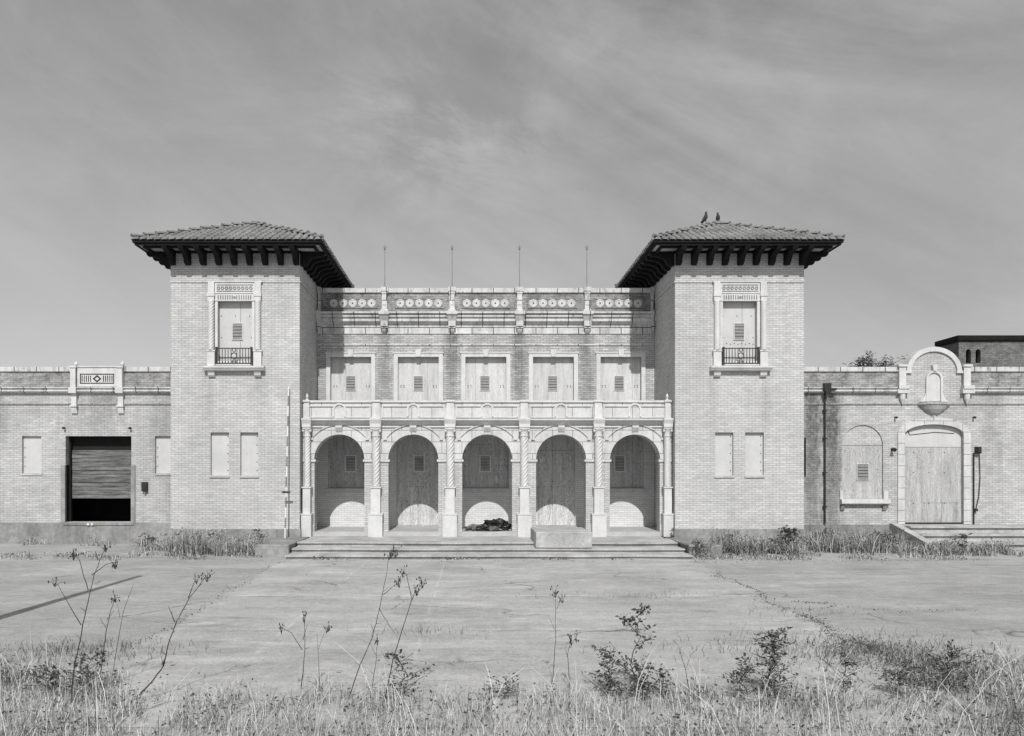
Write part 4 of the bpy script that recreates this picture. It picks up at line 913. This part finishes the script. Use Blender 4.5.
# scattered crack weeds on the lot
items = []
for cxp, cyp, n, sp_ in ((655, 597, 60, .5), (840, 650, 900, .9), (905, 662, 1200, .8), (80, 652, 700, .6), (560, 596, 30, .5), (800, 613, 90, .6), (870, 640, 150, .8), (420, 632, 90, .4)):
    y0 = F*H/(cyp-VY); x0 = (cxp-VX)/F*y0
    for _ in range(n):
        x, y = x0+rnd.gauss(0, sp_), y0+rnd.gauss(0, sp_*.5); h = rnd.uniform(.03, .16); a = rnd.uniform(0, 6.28)
        items.append((x, y, 0, h, .003, h*.5*math.cos(a), h*.5*math.sin(a), 0 if rnd.random() < .6 else 1))
lvs = []
def along(pts, n, sp_, dark, hm):
    for _ in range(n):
        i = rnd.randrange(len(pts)-1); t = rnd.random(); px = pts[i][0]+(pts[i+1][0]-pts[i][0])*t; py = pts[i][1]+(pts[i+1][1]-pts[i][1])*t
        y = F*H/(py-VY); x = (px-VX)/F*y; w_ = sp_*abs(noise.noise(Vector((x*2, y*2, 3))))*2.2+.03; x += rnd.gauss(0, w_); y += rnd.gauss(0, w_)
        a = rnd.uniform(0, 6.28); h = hm*rnd.uniform(.2, 1); k = 0 if rnd.random() < dark else 1
        if rnd.random() < .5: lvs.append((x, y, rnd.uniform(.002, .012), rnd.uniform(.01, .045), k))
        else: items.append((x, y, 0, h, .0035, h*1.2*math.cos(a), h*1.2*math.sin(a), k))
EP = [(VX+F*x/y, VY+F*H/y) for x, y in rgt if 9 < y < 18.5]; EL = [(VX+F*x/y, VY+F*H/y) for x, y in lft if 9.5 < y < 20.5]
along(EP, 900, .10, .9, .05); along([(800, 613), (850, 641), (905, 664), (960, 690)], 900, .2, .9, .06); along(EL, 350, .06, .6, .03)
along([(800, 612), (840, 606), (900, 612), (975, 610)], 160, .1, .9, .04); along([(795, 602), (830, 604)], 120, .1, .9, .05)
along([(840, 645), (880, 650), (930, 662)], 900, .35, .85, .12)
along([(270, 566), (225, 590), (185, 618), (150, 640)], 160, .07, .7, .04); along([(290, 562), (684, 562)], 300, .08, .5, .05); along([(30, 555), (262, 561)], 500, .25, .4, .06); along([(690, 562), (1000, 560)], 600, .2, .6, .06)
blades('grass', items, 'small dark weeds growing in cracks of the paved lot', leaves=lvs)

def P3(px, py, D): return Vector(((px-VX)/F*D, D, H-(py-VY)/F*D))
def stem_weed(D, paths, heads, label, seed, r=.0055, leafy=0):
    """tall weed: paths of measured points at distance D, knobbly seed heads at chosen tips"""
    rw = random.Random(seed); base = P3(*paths[0][0], D); base.z = 0
    t = empty('tall_weed', base, label, 'weed', 'tall weeds along the near edge of the lot')
    q = MB(); tips = []
    for pi, pth in enumerate(paths):
        pts = []; off = rw.uniform(-.12, .12)
        for i, p in enumerate(pth):
            fr = i/(len(pth)-1); v = P3(p[0], p[1], D)-base; v.y += off*fr if pi else 0.06*fr; pts.append(v)
        if pi == 0: pts[0].z = -.01
        fine = []
        for i in range(len(pts)-1):
            for k in range(4): fine.append(pts[i].lerp(pts[i+1], k/4)+Vector((rw.gauss(0, .002), rw.gauss(0, .002), 0)))
        fine.append(pts[-1]); n = len(fine); r0 = r if pi == 0 else r*.62
        q.tube(fine, [r0*(1-.65*i/(n-1)) for i in range(n)], 5); tips.append(pts[-1])
        for i in range(2, n-1, 2):
            if rw.random() < .5:
                a = rw.uniform(0, 6.28); e = fine[i]+Vector((math.cos(a)*.05, math.sin(a)*.05, rw.uniform(-.01, .05))); q.tube([fine[i], e], [r0*.5, r0*.2], 4)
    q.build('stem', M['stalk'], t)
    for ti in heads:
        if ti >= len(tips): continue
        h = MB(); p = tips[ti]
        for _ in range(rw.randint(6, 11)):
            e = p+Vector((rw.gauss(0, .03), rw.gauss(0, .028), rw.uniform(-.06, .055))); m_ = p.lerp(e, .5)+Vector((rw.gauss(0, .008), 0, -.012)); h.tube([p+Vector((0, 0, -.07)), m_, e], [.0026, .0018, .0014], 4)
            s = rw.uniform(.004, .010); h.lathe(e, [(.001, -s*1.6), (s*.8, -s*.6), (s*rw.uniform(.4, .9), s*.5), (.001, s*1.7)], 5)
            if rw.random() < .5:
                d = Vector((rw.gauss(0, 1), rw.gauss(0, 1), rw.gauss(0, .8))).normalized()*rw.uniform(.012, .028); o_ = d.orthogonal()*.35; h.add([m_, m_+d*.5+o_, m_+d, m_+d*.5-o_], [(0, 1, 2, 3)])
        h.build('seed_head', M['stalk'], t)
stem_weed(7.75, [[(71, 708), (73, 670), (79, 640), (84, 612), (92, 575), (103, 546)], [(81, 625), (70, 600), (61, 578)], [(88, 590), (80, 560), (75, 553)], [(92, 575), (104, 565), (112, 563)], [(98, 560), (92, 552)]], [0, 1, 2, 3], 'tall dark branching weed, leftmost in the foreground, taller than its neighbours', 1, .0075)
stem_weed(7.85, [[(132, 704), (150, 684), (163, 666), (167, 645), (175, 622), (188, 598), (205, 576)], [(175, 622), (168, 606)], [(188, 598), (193, 578)], [(163, 666), (158, 658)], [(163, 664), (168, 656)]], [0, 2], 'dark weed stem bending sharply to the right in the left foreground', 2, .0085)
stem_weed(8.6, [[(100, 672), (104, 640), (108, 615), (113, 597)], [(106, 628), (101, 618)], [(107, 620), (114, 610)]], [0], 'short dark weed stem between the two tall weeds on the left', 3, .006)
stem_weed(8.8, [[(112, 640), (122, 612), (131, 585)], [(120, 618), (115, 605)]], [], 'thin pale weed stem right of the short dark weed on the left', 4, .004)
stem_weed(7.9, [[(300, 708), (302, 680), (304, 650), (303, 618)], [(302, 650), (292, 632), (283, 626)], [(303, 640), (306, 625)]], [0, 1], 'dark upright weed with small seed heads left of the centre foreground', 5, .006)
stem_weed(8.2, [[(320, 690), (318, 660), (316, 635)], [(318, 650), (325, 628)]], [1], 'short thin weed beside the upright weed left of centre', 6, .004)
stem_weed(7.9, [[(348, 690), (360, 665), (372, 638), (379, 610), (386, 575), (389, 553)], [(379, 608), (388, 625), (397, 640)], [(374, 632), (372, 622)], [(383, 595), (400, 580)], [(389, 560), (396, 550)]], [0, 3, 4], 'tall thin weed leaning right with crossing branches near the centre', 7, .0055)
stem_weed(7.8, [[(384, 695), (393, 660), (402, 630), (410, 605), (416, 590)], [(410, 605), (417, 586), (423, 580)], [(412, 600), (406, 575), (402, 572)], [(403, 628), (407, 615)]], [0, 1, 2], 'leaning weed with several dark seed heads at the centre foreground', 8, .0065)
stem_weed(8.3, [[(372, 690), (376, 660), (377, 640)], [(376, 655), (371, 645)]], [0], 'short weed stem behind the crossing weeds at the centre', 9, .004)
stem_weed(8.3, [[(552, 690), (555, 650), (556, 612), (556, 592)], [(556, 610), (562, 596)], [(555, 630), (548, 615)]], [0, 1], 'thin pale-topped weed standing alone right of centre', 10, .004)
stem_weed(8.2, [[(570, 690), (568, 655), (572, 640)], [(568, 650), (575, 634)], [(568, 660), (566, 647)]], [0, 1], 'short weed right of the thin lone weed, two small heads', 12, .004)
stem_weed(8.0, [[(690, 700), (686, 670), (680, 648), (674, 640)], [(686, 668), (690, 655), (693, 650)]], [], 'weed with forked narrow leaves right of the leafy sapling', 13, .004)
# leafy plants
def leafy(px, py0, py1, D, spread, label, seed, n=220, cat='plant', name='leafy_weed', leaf=.032, mats=('leaf_d', 'leaf_m'), grp='leafy weeds in the foreground'):
    rw = random.Random(seed); base = P3(px, py0, D); base.z = 0; top = P3(px, py1, D).z
    t = empty(name, base, label, cat, grp); q = MB(); lf = MB()
    bx = rw.uniform(-.12, .12)*top; pts = [Vector((bx*math.sin(i/6*3.1)+rw.gauss(0, .01)*i, rw.gauss(0, .02), top*i/6)) for i in range(7)]
    q.tube(pts, [.007*(1-.12*i) for i in range(7)], 5)
    for _ in range(max(8, n//16)):
        h = rw.uniform(.03, 1); i = min(5, int(h*6)); p = pts[i].lerp(pts[i+1], h*6-i if h < 1 else 1); a = rw.uniform(0, 6.28); ln = spread*(1.15-h*.8)*rw.uniform(.25, 1.25)
        e = p+Vector((math.cos(a)*ln, math.sin(a)*ln, ln*rw.uniform(.1, .8))); q.tube([p, e], [.003, .0015], 4)
        for k in range(rw.randint(5, 20)):
            fr = rw.uniform(.3, 1.05); c_ = p.lerp(e, fr)+Vector((rw.gauss(0, .02), rw.gauss(0, .02), rw.gauss(0, .02))); d = Vector((rw.gauss(0, 1), rw.gauss(0, 1), rw.gauss(-.1, .6))).normalized()
            b = d.orthogonal().normalized(); b = (Matrix.Rotation(rw.uniform(0, 6.28), 3, d) @ b); s = leaf*rw.choice((.5, .7, .9, 1.1, 1.5))*rw.uniform(.8, 1.2); lf.cur = rw.randint(0, 1)
            lf.add([c_, c_+d*s*.5+b*s*.26, c_+d*s*1.1, c_+d*s*.5-b*s*.26], [(0, 1, 2, 3)])
    q.build('stem', M['stalk'], t); lf.build('foliage', [M[mats[0]], M[mats[1]]], t, normals=False)
leafy(640, 700, 609, 8.1, .27, 'leafy sapling-like weed standing tallest right of centre', 1, 520, leaf=.036)
leafy(606, 705, 650, 8.0, .26, 'low dark leafy weed just left of the leafy sapling', 2, 560)
leafy(664, 705, 664, 8.0, .2, 'low leafy weed just right of the leafy sapling', 3, 300)
leafy(776, 708, 632, 7.9, .32, 'dense dark leafy weed in the right foreground', 4, 1150)
leafy(745, 712, 662, 7.8, .26, 'low leafy weed left of the dense dark one on the right', 5, 420)
leafy(842, 702, 652, 8.3, .3, 'sprawling thin leafy weed right of the dense dark one', 6, 330)
leafy(950, 712, 650, 8.1, .4, 'dark leafy weed at the far right of the foreground', 7, 700)
leafy(900, 712, 664, 8.0, .34, 'broad low leafy weed second from the right in the foreground', 16, 520)
leafy(645, 712, 674, 7.8, .22, 'low dark leafy weed at the foot of the leafy sapling', 8, 360)
leafy(405, 708, 655, 8.0, .28, 'leafy weed among grass at the foot of the leaning weeds', 9, 420)
leafy(90, 708, 655, 8.1, .3, 'dark leafy weed at the foot of the tallest branching weed on the left', 17, 480)
leafy(52, 710, 668, 8.0, .26, 'low dark leafy weed at the far left of the foreground', 18, 380)
leafy(505, 712, 676, 7.9, .24, 'low pale leafy weed in the grass below the middle arch', 19, 240, mats=('leaf_m', 'grass_m'))
leafy(785, 557, 531, 22.9, .5, 'dark bushy shrub against the right tower base', 10, 900, 'shrub', 'small_shrub', .075, grp='shrubs at the foot of the station')
leafy(258, 557, 530, 23.0, .22, 'dark thin shrub beside the left concrete block', 11, 200, 'shrub', 'small_shrub', .06, grp='shrubs at the foot of the station')
leafy(152, 552, 538, 24.0, .4, 'low dark shrub at the foot of the left wing', 12, 420, 'shrub', 'small_shrub', .06, grp='shrubs at the foot of the station')
leafy(825, 553, 531, 23.8, .5, 'low shrub under the black downspout', 13, 420, 'shrub', 'small_shrub', .06, grp='shrubs at the foot of the station')
leafy(964, 558, 535, 22.2, .3, 'leafy shrub in front of the side steps on the right', 14, 360, 'shrub', 'small_shrub', .06, grp='shrubs at the foot of the station')
leafy(698, 562, 543, 21.2, .5, 'low shrub spilling over the right concrete block', 15, 700, 'shrub', 'small_shrub', .05, mats=('leaf_m', 'grass_m'), grp='shrubs at the foot of the station')
leafy(880, 555, 533, 23.2, .5, 'grey-green shrub before the sloping side wall of the steps', 20, 500, 'shrub', 'small_shrub', .06, mats=('leaf_m', 'grass_m'), grp='shrubs at the foot of the station')
leafy(735, 555, 533, 22.6, .45, 'spreading shrub between the right concrete block and the dark bushy one', 21, 560, 'shrub', 'small_shrub', .06, mats=('leaf_m', 'grass_m'), grp='shrubs at the foot of the station')
leafy(210, 556, 531, 22.8, .5, 'pale spreading shrub under the left tower windows', 22, 560, 'shrub', 'small_shrub', .06, mats=('grass_m', 'grass_l'), grp='shrubs at the foot of the station')
t = leafy(671, 538, 528, 23.75, .16, 'small rounded weed at the foot of the rightmost porch pilaster', 23, 200, 'weed', 'small_shrub', .05, mats=('leaf_m', 'grass_m'), grp='shrubs at the foot of the station')
